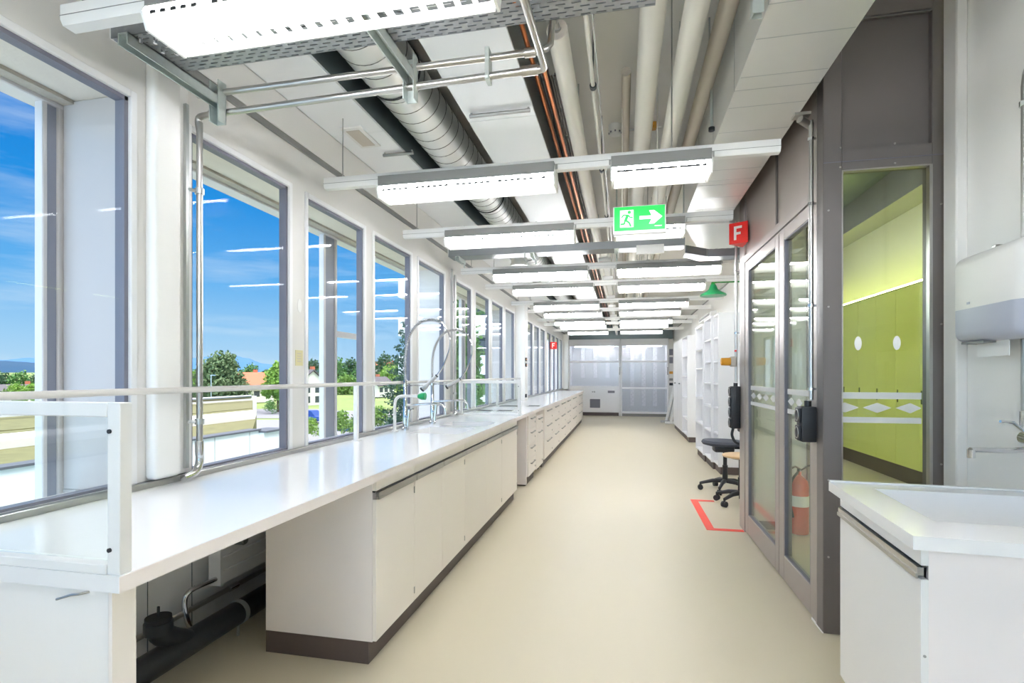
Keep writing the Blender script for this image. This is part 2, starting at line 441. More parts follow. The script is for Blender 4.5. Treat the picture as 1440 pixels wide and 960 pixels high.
m = MB(); m.box(PX-.004, PX+.002, 3.1, 3.16, 0, .012); m.box(PX-.004, PX+.002, 3.0, 3.1, 0, .006); struct(m.build('trim_90', WLET), 'white sealant at the foot of the partition')

# ------------------------------------------------------------------ long workbench
XF = -1.09       # front edge of the worktop
BE = 15.0        # far end of the bench
s1 = (-1.62, -1.21, 3.75, 4.24); s2 = (-1.60, -1.17, 4.41, 4.79)
m = MB()
def slab(x0, x1, y0, y1): m.box(x0, x1, y0, y1, .862, .9)
slab(-1.84, XF, .95, s1[2]); slab(-1.84, XF, s1[3], s2[2]); slab(-1.84, XF, s2[3], BE)
for s in (s1, s2):
    slab(-1.84, s[0], s[2], s[3]); slab(s[1], XF, s[2], s[3])
bmesh.ops.remove_doubles(m.bm, verts=m.bm.verts, dist=.0005)
wt = m.build('worktop', TOP, smooth=False)
tag(wt, 'long white worktop running under the windows with two sunken sinks', 'worktop')
m = MB(); m.box(XF, XF+.0015, .95, BE, .862, .899); m.build('edge_band', SIDE, wt)
for s in (s1, s2):
    m = MB(); x0, x1, y0, y1 = s; t = .012; zb = .72
    m.box(x0-t, x0, y0-t, y1+t, zb, .862); m.box(x1, x1+t, y0-t, y1+t, zb, .862)
    m.box(x0, x1, y0-t, y0, zb, .862); m.box(x0, x1, y1, y1+t, zb, .862); m.box(x0-t, x1+t, y0-t, y1+t, zb-t, zb)
    b = m.build('sink_basin', TOP, wt)
    m = MB(); m.lathe([(.001, zb+.004), (.035, zb+.004), (.04, zb+.001), (.04, zb)], (x0+x1)/2, (y0+y1)/2, 20); m.build('drain', CHROME, b)
# dark drip slots let into the worktop
for k, (x0, x1, y) in enumerate(((-1.80, -1.59, 6.33), (-1.54, -1.33, 6.36), (-1.74, -1.44, 7.34), (-1.34, -1.09-.06, 7.40))):
    m = MB(); m.box(x0, x1, y-.09, y+.09, .9, .903, .001)
    tag_o = m.build('service_inlet', HANDLE)
    g = MB()
    for q in range(4): g.box(x0+.012, x1-.012, y-.075+q*.04, y-.05+q*.04, .903, .9045)
    g.build('slot', RUBBER, tag_o)
    tag(tag_o, ['steel grille set in the white worktop nearest the window beyond the sinks', 'steel grille in the worktop just before the far glass screen, aisle side',
                'farther steel grille in the worktop close to the window', 'farther steel grille near the front edge of the worktop'][k], 'grille', 'grilles let into the worktop')

# base units: (y0, y1, door divisions)
def handle_strip(y0, y1, z0, z1, x=-1.12):
    h = MB(); h.box(x-.002, x+.012, y0+.004, y1-.004, z0+.008, z1); h.box(x+.008, x+.014, y0+.004, y1-.004, z0, z0+.012)
    return h
def base_unit(y0, y1, doors, label, top=.8615):
    t = thing('base_cabinet', (-1.45, (y0+y1)/2, 0), label, 'cabinet', 'white base cabinets under the long worktop')
    m = MB()
    m.box(-1.70, -1.139, y0, y1, .105, top)
    m.build('carcass', SIDE, t)
    m = MB(); m.box(-1.70, -1.158, y0, y1, 0, .105); m.build('plinth', PLINTH, t)
    m = MB(); m.box(-1.139, -1.12, y0+.003, y1-.003, .806, .8605, .001); m.build('fascia', FRONT, t)
    yy = [y0]+doors+[y1]
    for a, b in zip(yy, yy[1:]):
        d = MB(); d.box(-1.138, -1.12, a+.002, b-.002, .108, .766, .0012)
        d = d.build('door', FRONT, t)
        handle_strip(a, b, .768, .800).build('handle', HANDLE, d)
        g = MB(); g.box(-1.1385, -1.128, a, b, .800, .806); g.build('shadow_gap', RUBBER, d)
    for z in (.15, .70):
        m = MB(); m.box(-1.121, -1.117, y1-.012, y1-.002, z, z+.035); m.build('hinge', HANDLE, t)
    return t
base_unit(2.24, 2.70, [], 'white base cabinet with one door at the near end beside the pipe niche')
base_unit(2.70, 3.63, [3.15], 'white two door base cabinet next after the single door end cabinet')
base_unit(3.63, 4.81, [4.24], 'white two door base cabinet under the two sinks', .70)
base_unit(4.81, 5.54, [], 'white base cabinet just before the open leg niche')
# near support panel
t = thing('bench_support', (-1.5, .985, 0), 'white end panel carrying the near end of the worktop', 'panel')
m = MB(); m.box(-1.83, -1.14, .97, 1.03, 0, .8615, .001); m.build('board', WHITE, t)
m = MB(); m.box(-1.142, -1.132, .97, 1.03, 0, .8615); m.build('edge_band', FRONT, t)
m = MB(); m.cyl((-1.19, .97, .62), (-1.19, .966, .62), .006, 10); m.build('screw', STEELM, t)
m = MB(); m.tube([(-1.195, .97, .85), (-1.21, .958, .848), (-1.23, .957, .845), (-1.27, .955, .832)], .0028, 6); m.build('wire_end', STEELM, t)

# side wall of the niche, drawer units
m = MB(); m.box(-1.70, -1.14, 6.20, 6.23, 0.02, .8615, .001)
tag(m.build('niche_panel', SIDE), 'white support board standing at the far side of the open leg niche', 'panel')
def drawer_unit(y0, y1, zs, label, cols=1, group='white drawer units under the long worktop', castors=False, zb=.105):
    t = thing('drawer_unit', (-1.45, (y0+y1)/2, 0), label, 'drawer unit', group)
    m = MB(); m.box(-1.70, -1.139, y0, y1, zb, .855 if not castors else .80); m.build('carcass', SIDE, t)
    if not castors:
        m = MB(); m.box(-1.70, -1.158, y0, y1, 0, zb); m.build('plinth', PLINTH, t)
    w = (y1-y0)/cols
    for c in range(cols):
        for a, b in zip(zs, zs[1:]):
            d = MB(); d.box(-1.138, -1.12, y0+c*w+.003, y0+(c+1)*w-.003, a+.002, b-.002, .001)
            d = d.build('drawer', FRONT, t)
            yc = y0+(c+.5)*w; zc = b-.05; hw = w*.24
            h = MB(); h.box(-1.12, -1.100, yc-hw, yc-hw+.012, zc-.006, zc+.006); h.box(-1.12, -1.100, yc+hw-.012, yc+hw, zc-.006, zc+.006); h.box(-1.108, -1.096, yc-hw, yc+hw, zc-.008, zc+.008, .002)
            h.build('handle', HANDLE, d)
            l = MB(); l.cyl((-1.12, yc+w*.36, a+.06), (-1.115, yc+w*.36, a+.06), .012, 10); l.build('lock', HANDLE, d)
    if castors:
        for x in (-1.64, -1.2):
            for y in (y0+.06, y1-.06):
                k = MB(); k.cyl((x, y-.012, .03), (x, y+.012, .03), .03, 14); k.box(x-.01, x+.01, y-.018, y+.018, .03, zb); k.build('castor', BLACK, t)
    return t
drawer_unit(6.24, 6.80, [.108, .30, .49, .68, .855], 'narrow white drawer unit with four handles beside the leg niche')
drawer_unit(6.84, 7.42, [.09, .62, .80], 'white rolling pedestal on castors between the drawer units', castors=True, zb=.09)
yy = [7.55, 8.54, 9.43, 10.52, 11.55, 13.2, 15.0]
for k, (a, b) in enumerate(zip(yy, yy[1:])):
    drawer_unit(a+.004, b-.004, [.108, .40, .63, .855] if k < 2 else [.108, .40, .63, .855],
                'white drawer unit with wide handles, %s of the row after the rolling pedestal' % ORD[k])
# small black castor truck inside the niche
t = thing('waste_trolley', (-1.42, 5.95, 0), 'low black trolley on castors standing in the open leg niche', 'trolley')
m = MB(); m.box(-1.6, -1.25, 5.68, 6.12, .085, .11, .006); m.build('deck', BLACK, t)
for x in (-1.56, -1.29):
    for y in (5.73, 6.07):
        m = MB(); m.cyl((x, y-.014, .035), (x, y+.014, .035), .035, 14); m.box(x-.012, x+.012, y-.02, y+.02, .035, .085); m.build('castor', RUBBER, t)
# fixing points
# ------------------------------------------------------------------ rail and glass screens on the bench
t = thing('bench_rail', (-1.81, 5.0, .9), 'white safety rail running along the back of the worktop before the windows', 'rail')
m = MB(); m.tube([(-1.765, .98, 1.284), (-1.765, 8.99, 1.284)], .0125, 12); m.build('rail', RAILG, t)
for y in (3.24, 5.59, 7.3, 8.96):
    m = MB(); m.box(-1.779, -1.751, y-.014, y+.014, .9, 1.275, .003); m.box(-1.79, -1.74, y-.025, y+.025, .9, .906); m.build('post', RAILW, t)
def screen(y, label):
    t = thing('end_screen', (-1.45, y, .9), label, 'screen')
    m = MB(); m.box(XF-.038, XF-.003, y, y+.03, .9, 1.284, .0015); m.build('post', RAILW, t)
    m = MB(); m.box(-1.80, XF-.038, y, y+.03, 1.252, 1.284, .002); m.build('top_bar', RAILW, t)
    m = MB(); m.box(-1.83, XF-.038, y-.004, y+.034, .9, .922, .002); m.build('bottom_bar', RAILW, t)
    m = MB(); m.box(-1.82, XF-.045, y+.012, y+.018, .925, 1.25); m.build('pane', SGLASS, t)
    for z in (1.22, .955):
        m = MB(); m.cyl((XF-.03, y, z), (XF-.03, y-.004, z), .005, 10); m.build('screw', BLACK, t)
screen(.955, 'white framed glass screen across the near end of the worktop')
screen(5.62, 'thin glass screen across the worktop beyond the two sinks')

# ------------------------------------------------------------------ laboratory taps
def tap(x, y, label, tall):
    t = thing('spray_tap', (x, y, .9), label, 'tap', 'chrome laboratory taps with spring hoses')
    m = MB(); m.lathe([(.03, .9), (.03, .915), (.02, .925), (.02, 1.08), (.016, 1.09), (.016, 1.30), (.011, 1.31)], x, y, 16); m.build('column', CHROME, t)
    m = MB(); m.tube([(x, y, 1.01), (x+.05, y-.045, 1.0)], .014, 10); m.tube([(x+.045, y-.06, .93), (x+.055, y-.05, 1.07)], .012, 10); m.tube([(x+.05, y-.05, 1.06), (x+.1, y-.075, 1.075)], .006, 8); m.build('mixer', CHROME, t)
    m = MB(); m.tube(spline([(x, y, 1.10), (x+.1, y, 1.105), (x+.27, y, 1.115), (x+.33, y, 1.09), (x+.345, y, 1.03)], 6), .010, 10); m.build('spout', CHROME, t)
    top = 1.79+tall
    path = spline([(x, y, 1.30), (x, y, 1.48), (x+.03, y, top-.14), (x+.11, y, top-.03), (x+.22, y, top), (x+.31, y, top-.02)], 10)
    m = MB(); m.tube(path, .007, 8); m.build('hose', CHROME, t)
    # the spring round the rising hose
    pts = []; L = [0]
    for a, b in zip(path, path[1:]): L.append(L[-1]+(b-a).length)
    turns = 46
    for q in range(turns*8+1):
        s = L[-1]*q/(turns*8)
        k = max(i for i in range(len(L)) if L[i] <= s+1e-9); k = min(k, len(path)-2)
        f = (s-L[k])/max(1e-6, L[k+1]-L[k]); p = path[k].lerp(path[k+1], f); tg = (path[k+1]-path[k]).normalized()
        n1 = Vector((0, 1, 0)); n2 = tg.cross(n1).normalized(); a = 2*PI*q/8
        pts.append(p+.0125*(math.cos(a)*n1+math.sin(a)*n2))
    m = MB(); m.tube(pts, .003, 5); m.build('spring', HANDLE, t)
    hd = spline([(x+.31, y, top-.02), (x+.37, y, top-.11), (x+.38, y, top-.22), (x+.33, y, top-.36), (x+.27, y, top-.45)], 8)
    m = MB(); m.tube(hd, .007, 8); m.build('down_hose', CHROME, t)
    m = MB(); a = Vector((x+.27, y, top-.45)); b = Vector((x+.175, y, 1.255))
    m.tube([a, a.lerp(b, .1), a.lerp(b, .8), b, b.lerp(b+(b-a).normalized()*.03, 1)], .016, 12, radii=[.011, .015, .015, .022, .022]); h = m.build('spray_handle', STEELM, t)
    m = MB(); e_ = (b-a).normalized(); m.cyl(b+e_*.028, b+e_*.045, .021, 14); m.cyl(a.lerp(b, -.02), a.lerp(b, .04), .014, 12); m.build('nozzle', BLACK, h)
    m = MB(); dv = Vector((.012, .0, .008)); m.tube([a.lerp(b, .12)+dv, a.lerp(b, .85)+dv], .009, 8); m.build('trigger', BLACK, h)
    m = MB(); m.tube([(x, y, 1.262), (x+.17, y, 1.262)], .005, 8); m.cyl((x, y, 1.25), (x, y, 1.275), .02, 12); m.build('holder', CHROME, t)
tap(-1.728, 3.97, 'chrome spring hose tap behind the nearer sink', 0)
tap(-1.725, 4.58, 'chrome spring hose tap behind the farther sink', -.03)
t = thing('eyewash_shower', (-1.75, 3.83, .9), 'white swan neck eyewash tube with green head beside the nearer sink', 'eyewash')
m = MB(); m.tube(spline([(-1.755, 3.83, .9), (-1.755, 3.83, 1.10), (-1.74, 3.83, 1.16), (-1.69, 3.83, 1.18), (-1.56, 3.83, 1.18)], 8), .012, 10); m.build('tube', RAILW, t)
m = MB(); m.tube([(-1.56, 3.83, 1.18), (-1.53, 3.83, 1.18), (-1.50, 3.83, 1.18)], .02, 14, radii=[.016, .028, .028]); m.build('head', GREENP, t)
m = MB(); m.cyl((-1.755, 3.83, .9), (-1.755, 3.83, .912), .025, 16); m.build('rosette', RAILW, t)

# ------------------------------------------------------------------ pipes and radiator in the open niche
t = thing('drain_pipe', (-1.946, 1.9, .05), 'black plastic drain pipe with capped branch running along the floor of the niche', 'drain pipe')
def yrun(x, z, y0, y1): return [(x, y0, z), (x, y1, z)]
DX = -1.946
m = MB(); m.tube(yrun(DX, .12, 1.69, 3.1), .058, 24); m.tube([(DX, 1.67, .12), (DX, 1.755, .12)], .068, 24); m.build('main_pipe', BLACKP, t)
m = MB(); m.tube(spline([(DX, 2.03, .135), (DX, 1.94, .19), (DX, 1.885, .235), (DX, 1.875, .28)], 5), .045, 18); m.cyl((DX, 1.875, .245), (DX, 1.875, .29), .055, 24); m.build('branch', BLACKP, t)
m = MB(); m.cyl((DX, 1.875, .29), (DX, 1.875, .312), .05, 24); m.box(DX-.005, DX+.005, 1.872, 1.878, .31, .355); m.build('cap', RUBBER, t)
m = MB(); m.tube([(DX, 2.336, .12), (DX, 2.364, .12)], .0615, 24); m.cyl((DX, 2.35, 0), (DX, 2.35, .066), .008, 8); m.build('clamp', GALV, t)
t = thing('heating_pipe', (-2.12, 1.9, .1), 'pair of thin steel heating pipes along the grey cladding under the worktop', 'pipe')
m = MB(); m.tube(yrun(-2.12, .17, 1.86, 3.1), .0135, 12); m.build('upper_pipe', STEELM, t)
m = MB(); m.tube(yrun(-2.09, .075, 1.6, 3.1), .011, 12); m.build('lower_pipe', STEELM, t)
m = MB(); m.tube([(-2.12, 1.92, .17), (-2.14, 1.85, .17), (-2.14, 1.845, .185)], .018, 10); m.tube([(-2.14, 1.845, .18), (-2.14, 1.845, .79)], .008, 10); m.tube([(-2.14, 1.845, .12), (-2.14, 1.845, .21)], .014, 10); m.build('valve_rising_pipe', STEELM, t)
for y, top in ((2.19, 0), (2.28, 0), (2.5, 0), (2.52, 1)):
    m = MB()
    if top: m.tube([(-2.12, y-.03, .17), (-2.12, y+.03, .17)], .018, 12)
    else: m.tube([(-2.09, y-.02, .075), (-2.09, y+.02, .075)], .0155, 12)
    m.build('coupling', CHROME, t)
m = MB(); m.tube(spline([(-2.09, 2.21, .075), (-2.10, 2.19, .13), (-2.12, 2.19, .22), (-2.11, 2.22, .27), (-2.09, 2.36, .275)], 5), .013, 10); m.build('branch_pipe', CHROME, t)
t = thing('radiator', (-2.1, 2.9, .24), 'white ribbed panel radiator hanging under the worktop behind the cabinets', 'radiator')
m = MB()
for k in range(7): m.box(-2.13, -2.07, 2.385, 3.6, .24+k*.072, .24+k*.072+.069, .003)
m.build('panel', WHITE, t)
m = MB(); m.box(-2.14, -2.065, 2.365, 2.385, .235, .755, .002); m.build('side_cover', WHITE, t)
m = MB(); m.cyl((-2.07, 2.46, .455), (-2.0, 2.46, .455), .026, 18); m.cyl((-2.0, 2.46, .455), (-1.99, 2.46, .455), .02, 18); m.build('thermostat', HANDLE, t)
m = MB(); m.lathe([(.02, 0), (.05, 0), (.05, .02), (.03, .03)], 0, 0, 20); m.xform(Matrix.Translation((-2.07, 2.56, .50)) @ Matrix.Rotation(R(90), 4, 'Y')); m.build('valve_cover', SIDE, t)
m = MB(); m.box(-2.199, -2.14, 2.6, 2.64, .35, .65); m.build('bracket', GALV, t)

# pipes beside the pillars (rising pipe with elbow and strut)
def rising(y, label):
    t = thing('riser_pipe', (-1.80, y, .92), label, 'pipe')
    m = MB(); m.tube(spline([(-1.795, y, 2.44), (-1.795, y, 1.0)], 3), .013, 12); m.build('pipe', STEELM, t)
    m = MB(); m.tube(spline([(-1.79, y-.09, .915), (-1.79, y-.03, .93), (-1.795, y, .97), (-1.795, y, 1.02)], 5), .017, 12); m.tube([(-1.795, y, 1.0), (-1.795, y, 1.06)], .018, 12); m.build('foot_bend', CHROME, t)
    m = MB(); m.box(-1.835, -1.815, y-.05, y-.035, .95, 2.5); m.build('strut', GALV, t)
    for z in (1.145, 2.14):
        m = MB(); m.tube([(-1.795, y, z-.012), (-1.795, y, z+.012)], .019, 12); m.tube([(-1.825, y-.045, z), (-1.795, y, z)], .008, 8); m.build('clamp', GALV, t)
rising(1.935, 'thin steel riser pipe clamped to the boxed pillar between the first two windows')
rising(5.47, 'thin steel riser pipe on the pillar behind the taps')
t = thing('ceiling_pipe', (-.9, 1.9, 2.4), 'pair of slim steel pipes crossing below the near cable tray', 'pipe')
m = MB(); m.tube(spline([(-1.795, 1.935, 2.40), (-1.795, 1.93, 2.455), (-1.74, 1.925, 2.462)], 6)+[(-.34, 1.89, 2.462)]+spline([(-.31, 1.89, 2.462), (-.283, 1.885, 2.462), (-.278, 1.85, 2.461)], 5)+[(-.30, 1.0, 2.452)], .0135, 12); m.build('lower_pipe', STEELM, t)
m = MB(); m.tube([(-1.77, 1.90, 2.535), (-.30, 1.90, 2.535), (-.275, 1.905, 2.545), (-.262, 1.92, 2.57), (-.255, 1.94, 2.70)], .0125, 12); m.build('upper_pipe', STEELM, t)
for x in (-1.70, -.335):
    yy_ = 1.925 if x < -1 else 1.89
    m = MB(); m.tube([(x-.03, yy_, 2.462), (x+.03, yy_, 2.462)], .018, 12); m.build('elbow_fitting', STEELM, t)
    m = MB(); m.tube([(x-.02, 1.9, 2.535), (x+.02, 1.9, 2.535)], .017, 12); m.build('elbow_fitting', STEELM, t)
m = MB(); m.box(-.50, -.485, 1.87, 1.92, 2.44, 2.56); m.build('clamp', GALVD, t)

# ------------------------------------------------------------------ ceiling sails, ducts, pipes
def sail(x0, x1, label):
    t = thing('ceiling_sail', ((x0+x1)/2, 5, 2.88), label, 'ceiling panel', 'metal ceiling sails')
    m = MB()
    n = 16
    for k in range(n):
        a = .2+(14.3-.2)*k/n if False else -2.0+20.2*k/n; b = -2.0+20.2*(k+1)/n
        m.box(x0, x1, a+.002, b-.002, 2.88, 2.895)
    m.build('metal_panel', CEILP, t)
    m = MB(); m.box(x0, x0+.012, -2, 18.2, 2.896, 3.348); m.box(x1-.012, x1, -2, 18.2, 2.896, 3.348); m.box(x0, x0+.02, -2, 18.2, 2.882, 2.896)
    m.build('side_skirt', SAILS, t)
    return t
sa = sail(-1.83, -1.475, 'pale metal ceiling sail beside the window wall')
sail(-.915, -.505, 'pale metal ceiling sail between the round duct and the copper pipes')
for k, y in enumerate((2.95, 6.3, 8.0)):
    m = MB(); m.box(-1.72, -1.58, y, y+.28, 2.868, 2.879, .002); v = m.build('air_valve', RAILW)
    m = MB(); m.box(-1.695, -1.605, y+.03, y+.25, 2.866, 2.868); m.build('grille', GREYI, v)
    tag(v, '%s small white framed air valve set in the window side ceiling sail' % ['nearest', 'middle', 'farthest'][k], 'air valve', 'air valves in the ceiling sail')
for k, (x0, x1, y) in enumerate(((-1.62, -1.40, 3.35), (-.88, -.52, 2.95), (-1.62, -1.40, 7.4))):
    m = MB(); m.cyl((x0, y, 2.862), (x1, y, 2.862), .011, 10); r = m.build('sail_bracket', HANDLE)
    m = MB(); m.cyl((x0+.01, y, 2.862), (x0+.01, y, 2.882), .006, 8); m.cyl((x1-.01, y, 2.862), (x1-.01, y, 2.882), .006, 8); m.build('end_bolt', GALV, r)
    tag(r, ['slim grey rod under the window side sail behind the second light track', 'slim grey rod across the sail between round duct and copper pipes', 'slim grey rod under the window side sail farther down the room'][k], 'bracket')
# round spiral duct
cx, cz, cr = -1.27, 3.06, .158
t = thing('spiral_duct', (cx, 4, cz-cr), 'shiny round spiral duct running in the ceiling slot', 'duct')
m = MB(); m.tube([(cx, 1.0, cz), (cx, 17.2, cz)], cr, 40); m.build('duct_wall', DUCTM, t)
pts = []; pitch = .125
for q in range(int(14/pitch)*28):
    a = 2*PI*q/28; pts.append((cx+(cr+.0005)*math.cos(a), 1.2+pitch*q/28, cz+(cr+.0005)*math.sin(a)))
m = MB(); m.tube(pts, .0028, 4); m.build('spiral_seam', SEAM, t)
for y in (2.75, 4.85, 7.0, 9.2):
    m = MB(); m.tube([(cx, y-.006, cz), (cx, y+.006, cz)], cr+.006, 40); m.build('joint_ring', RUBBER, t)
m = MB()
m.cyl((cx+.1, 5.9, 2.95), (cx+.1, 5.9, 2.62), .09, 24); m.cyl((cx+.1, 5.9, 2.62), (cx+.1, 5.9, 2.6), .1, 24); m.build('outlet', DUCTM, t)
# rectangular duct
t = thing('rectangular_duct', (.73, 2, 2.75), 'wide rectangular galvanised duct along the partition side of the ceiling', 'duct')
m = MB()
ys = [-2.2+.62*k for k in range(12)]; ys[-1] = 4.95
for a, b in zip(ys, ys[1:]): m.box(.54, .925, a, b-.0015, 2.75, 3.2)
m.build('duct_wall', DUCTM, t)
m = MB()
for y in ys[1:-1]: m.box(.5385, .9265, y-.003, y+.001, 2.7488, 3.2)
m.build('seam', GALV, t)
for k in range(24):
    if min(abs(-1.997+.29*k-y) for y in ys) < .03: continue
    m = MB(); m.box(.545, .92, -2.0+.29*k, -1.995+.29*k, 2.7492, 2.752); m.build('seam', GALV, t)
m = MB(); m.prism([(.54, 4.95), (.925, 4.95), (1.55, 5.5), (1.55, 5.95), (.80, 5.95)], 2.70, 3.15, 'Z'); m.build('elbow', DUCTM, t)
m = MB(); m.box(.53, .94, 4.93, 4.955, 2.73, 3.2); m.prism([(1.55, 5.5), (1.575, 5.5), (1.575, 5.95), (1.55, 5.95)], 2.68, 3.16, 'Z'); m.build('flange', GALV, t)
m = MB(); m.cyl((.93, 3.07, 2.72), (1.0, 3.12, 2.70), .02, 10); m.box(.90, .98, 3.05, 3.11, 2.735, 2.75); m.build('cable_gland', STEELM, t)
for k, y in enumerate((2.12, 3.25)):
    t = thing('duct_hanger', (.50, y, 2.6), ['galvanised hanging strut beside the rectangular duct at the near cable tray', 'threaded hanger rod beside the rectangular duct above the second light track'][k], 'hanger')
    m = MB()
    if k == 0:
        m.box(.475, .479, y-.02, y+.02, 2.70, 3.35); m.box(.479, .515, y-.02, y-.016, 2.70, 3.35); m.box(.479, .515, y+.016, y+.02, 2.70, 3.35)
    else: m.cyl((.51, y, 2.78), (.51, y, 3.35), .008, 8)
    m.build('rod', GALVD, t)
    m = MB(); m.tube([(.51, y, 2.78), (.51, y, 2.80)], .018, 10) if k else m.box(.47, .52, y-.024, y+.024, 2.93, 2.98)
    m.build('nut_plate', BLACK if k else RAILW, t)
# insulated pipes
def cpipe(name, x, z, r, y0, y1, M_, label, cap=False):
    t = thing(name, (x, y0, z-r), label, 'pipe')
    m = MB(); m.tube([(x, y0, z), (x, y1, z)], r, 20); m.build('insulation', M_, t)
    if cap:
        m = MB(); m.tube([(x, y0-.004, z), (x, y0, z)], r*.97, 20); c = m.build('end_cap', GREYI, t)
        m = MB(); m.tube([(x, y0-.06, z), (x, y0-.002, z)], r*.28, 12); m.tube([(x, y0-.02, z), (x, y0-.006, z)], r*.4, 12); m.build('pipe_stub', STEELM, c)
    m = MB()
    for y in (y0+1.2, y0+4.2, y0+7.2): m.cyl((x, y, z+r), (x, y, 3.35), .005, 6)
    m.build('hanger', GALV, t)
    return t
cpipe('insulated_pipe', -.30, 2.95, .05, 2.42, 17.2, PIPEW, 'white insulated pipe with open capped end beside the copper pipes', True)
cpipe('insulated_pipe', .135, 3.02, .060, 1.9, 17.2, PIPEW, 'broad white insulated pipe above the exit sign')
cpipe('insulated_pipe', .315, 2.96, .055, 1.9, 17.2, PIPEW, 'white insulated pipe in the middle of the three big pipes')
cpipe('insulated_pipe', .475, 3.05, .045, 1.9, 17.2, GREYI, 'beige insulated pipe closest to the rectangular duct')
cpipe('insulated_pipe', .02, 3.16, .028, 3.2, 17.2, GREYI, 'thin beige insulated pipe just left of the broad white pipe')
t = thing('conduit', (-.16, 1.9, 2.9), 'thin white conduit hanging under the slab between the insulated pipes', 'conduit')
m = MB(); m.tube([(-.16, 1.9, 2.93), (-.16, 17, 2.93)], .011, 10); m.build('tube', PIPEW, t)
m = MB(); m.tube([(-.135, 1.9, 2.97), (-.135, 17, 2.97)], .005, 8); m.build('thin_cable', HANDLE, t)
for y in (2.9, 4.1, 5.3):
    m = MB(); m.tube([(-.16, y-.015, 2.93), (-.16, y+.015, 2.93)], .019, 12); m.cyl((-.16, y, 2.94), (-.16, y, 3.35), .004, 6); m.build('clip', BLACK, t)
for k, (x, z, r) in enumerate(((-.468, 3.0, .013), (-.44, 3.06, .010), (-.40, 2.93, .011))):
    m = MB(); m.tube([(x, 1.2, z), (x, 17.2, z)], r, 12)
    tag(m.build('copper_pipe', COPPER), ['thick copper pipe against the side of the ceiling sail', 'upper slim copper pipe beside the sail', 'slim copper pipe next to the white insulated pipe'][k], 'pipe')
t = thing('cable_ladder', (-.42, 5, 3.1), 'cable ladder with a tangle of brown cables above the copper pipes', 'cable tray')
m = MB()
for x in (-.49, -.36): m.box(x, x+.008, 3.0, 17, 3.12, 3.16)
for k in range(34): m.box(-.49, -.352, 3.1+k*.4, 3.13+k*.4, 3.12, 3.135)
m.build('ladder', GALV, t)
random.seed(3); m = MB()
for k in range(7):
    x = -.47+.016*k
    m.tube(spline([(x+random.uniform(-.012, .012), 3+i*1.0, 3.10+random.uniform(-.03, .02)) for i in range(14)], 3), .007, 6)
m.build('cable', PLINTH, t)['kind'] = 'stuff'
# smoke detector with conduit
t = thing('smoke_detector', (-.06, 4.28, 3.35), 'round white smoke detector under the slab left of the broad pipe', 'smoke detector')
m = MB(); m.lathe([(.03, 3.27), (.045, 3.275), (.05, 3.30), (.055, 3.31), (.055, 3.35)], -.06, 4.28, 24); m.build('detector_body', RAILW, t)
m = MB()
for k in range(8):
    a = PI*k/4; m.box(-.06+.048*math.cos(a)-.006, -.06+.048*math.cos(a)+.006, 4.28+.048*math.sin(a)-.006, 4.28+.048*math.sin(a)+.006, 3.282, 3.293)
m.build('slot', GASK, t)
t = thing('junction_box', (.02, 4.3, 3.3), 'small grey junction box with conduit beside the smoke detector', 'junction box')
m = MB(); m.box(.0, .05, 4.27, 4.33, 3.28, 3.35, .004); m.build('box_body', HOUS, t)
m = MB(); m.tube([(.05, 4.3, 3.31), (.30, 4.3, 3.31)], .009, 8); m.build('conduit', HANDLE, t)
m = MB(); m.box(.20, .26, 4.27, 4.33, 3.30, 3.35, .004); m.build('orange_terminal', AMBER, t)

# perforated cable trays
def tray(y0, y1, x0, x1, z, label, lip=.06):
    t = thing('cable_tray', ((x0+x1)/2, (y0+y1)/2, z), label, 'cable tray', 'perforated cable trays')
    m = MB(); m.box(x0, x1, y0, y1, z, z+.0015); m.box(x0, x1, y0, y0+.0015, z, z+lip); m.box(x0, x1, y1-.0015, y1, z, z+lip); m.build('tray', TRAYM, t, smooth=False)
    m = MB(); m.tube([(x0, y0, z+lip), (x0, y0, z+.002), (x0, y1, z+.002), (x0, y1, z+lip)], .003, 6); m.build('end_trim', RAILW, t)
    return t
t1 = tray(1.48, 1.705, -1.735, .10, 2.51, 'broad perforated steel cable tray nearest the camera')
def cstrut(m, p0, p1, w=.04, ax='y'):
    x, y, z = p0
    if ax == 'y':
        m.box(x-w/2, x-w/2+.004, y, p1[1], z-w, z); m.box(x+w/2-.004, x+w/2, y, p1[1], z-w, z); m.box(x-w/2, x+w/2, y, p1[1], z-.004, z)
    else:
        m.box(x-w/2, x-w/2+.004, y-w/2, y+w/2, z, p1[2]); m.box(x+w/2-.004, x+w/2, y-w/2, y+w/2, z, p1[2]); m.box(x-w/2, x+w/2, y+w/2-.004, y+w/2, z, p1[2])
for x in (-1.66, -.80):
    m = MB(); cstrut(m, (x, 1.46, 2.508), (x, 1.90, 2.508)); cstrut(m, (x, 1.885, 2.40), (x, 1.9, 2.57), .045, 'z'); m.build('support_strut', GALVD, t1)
for x, y in ((-1.60, 1.56), (-1.56, 1.58), (-1.63, 1.50), (-1.58, 1.51)):
    m = MB(); m.cyl((x, y, 2.49), (x, y, 2.511), .006, 8); m.build('bolt', CHROME, t1)
t2 = tray(4.95, 5.14, -1.70, .55, 2.52, 'second perforated cable tray crossing the room behind the third light track', .07)
m = MB(); m.prism([(.55, 4.95), (.55, 5.14), (.72, 5.34), (1.3, 5.34), (1.3, 5.16), (.78, 5.16)], 2.45, 2.4515, 'Z'); m.prism([(.55, 4.95), (.56, 4.95), (.785, 5.15), (1.3, 5.15), (1.3, 5.16), (.78, 5.16)], 2.45, 2.52, 'Z'); m.build('tray_bend', TRAYM, t2, smooth=False)
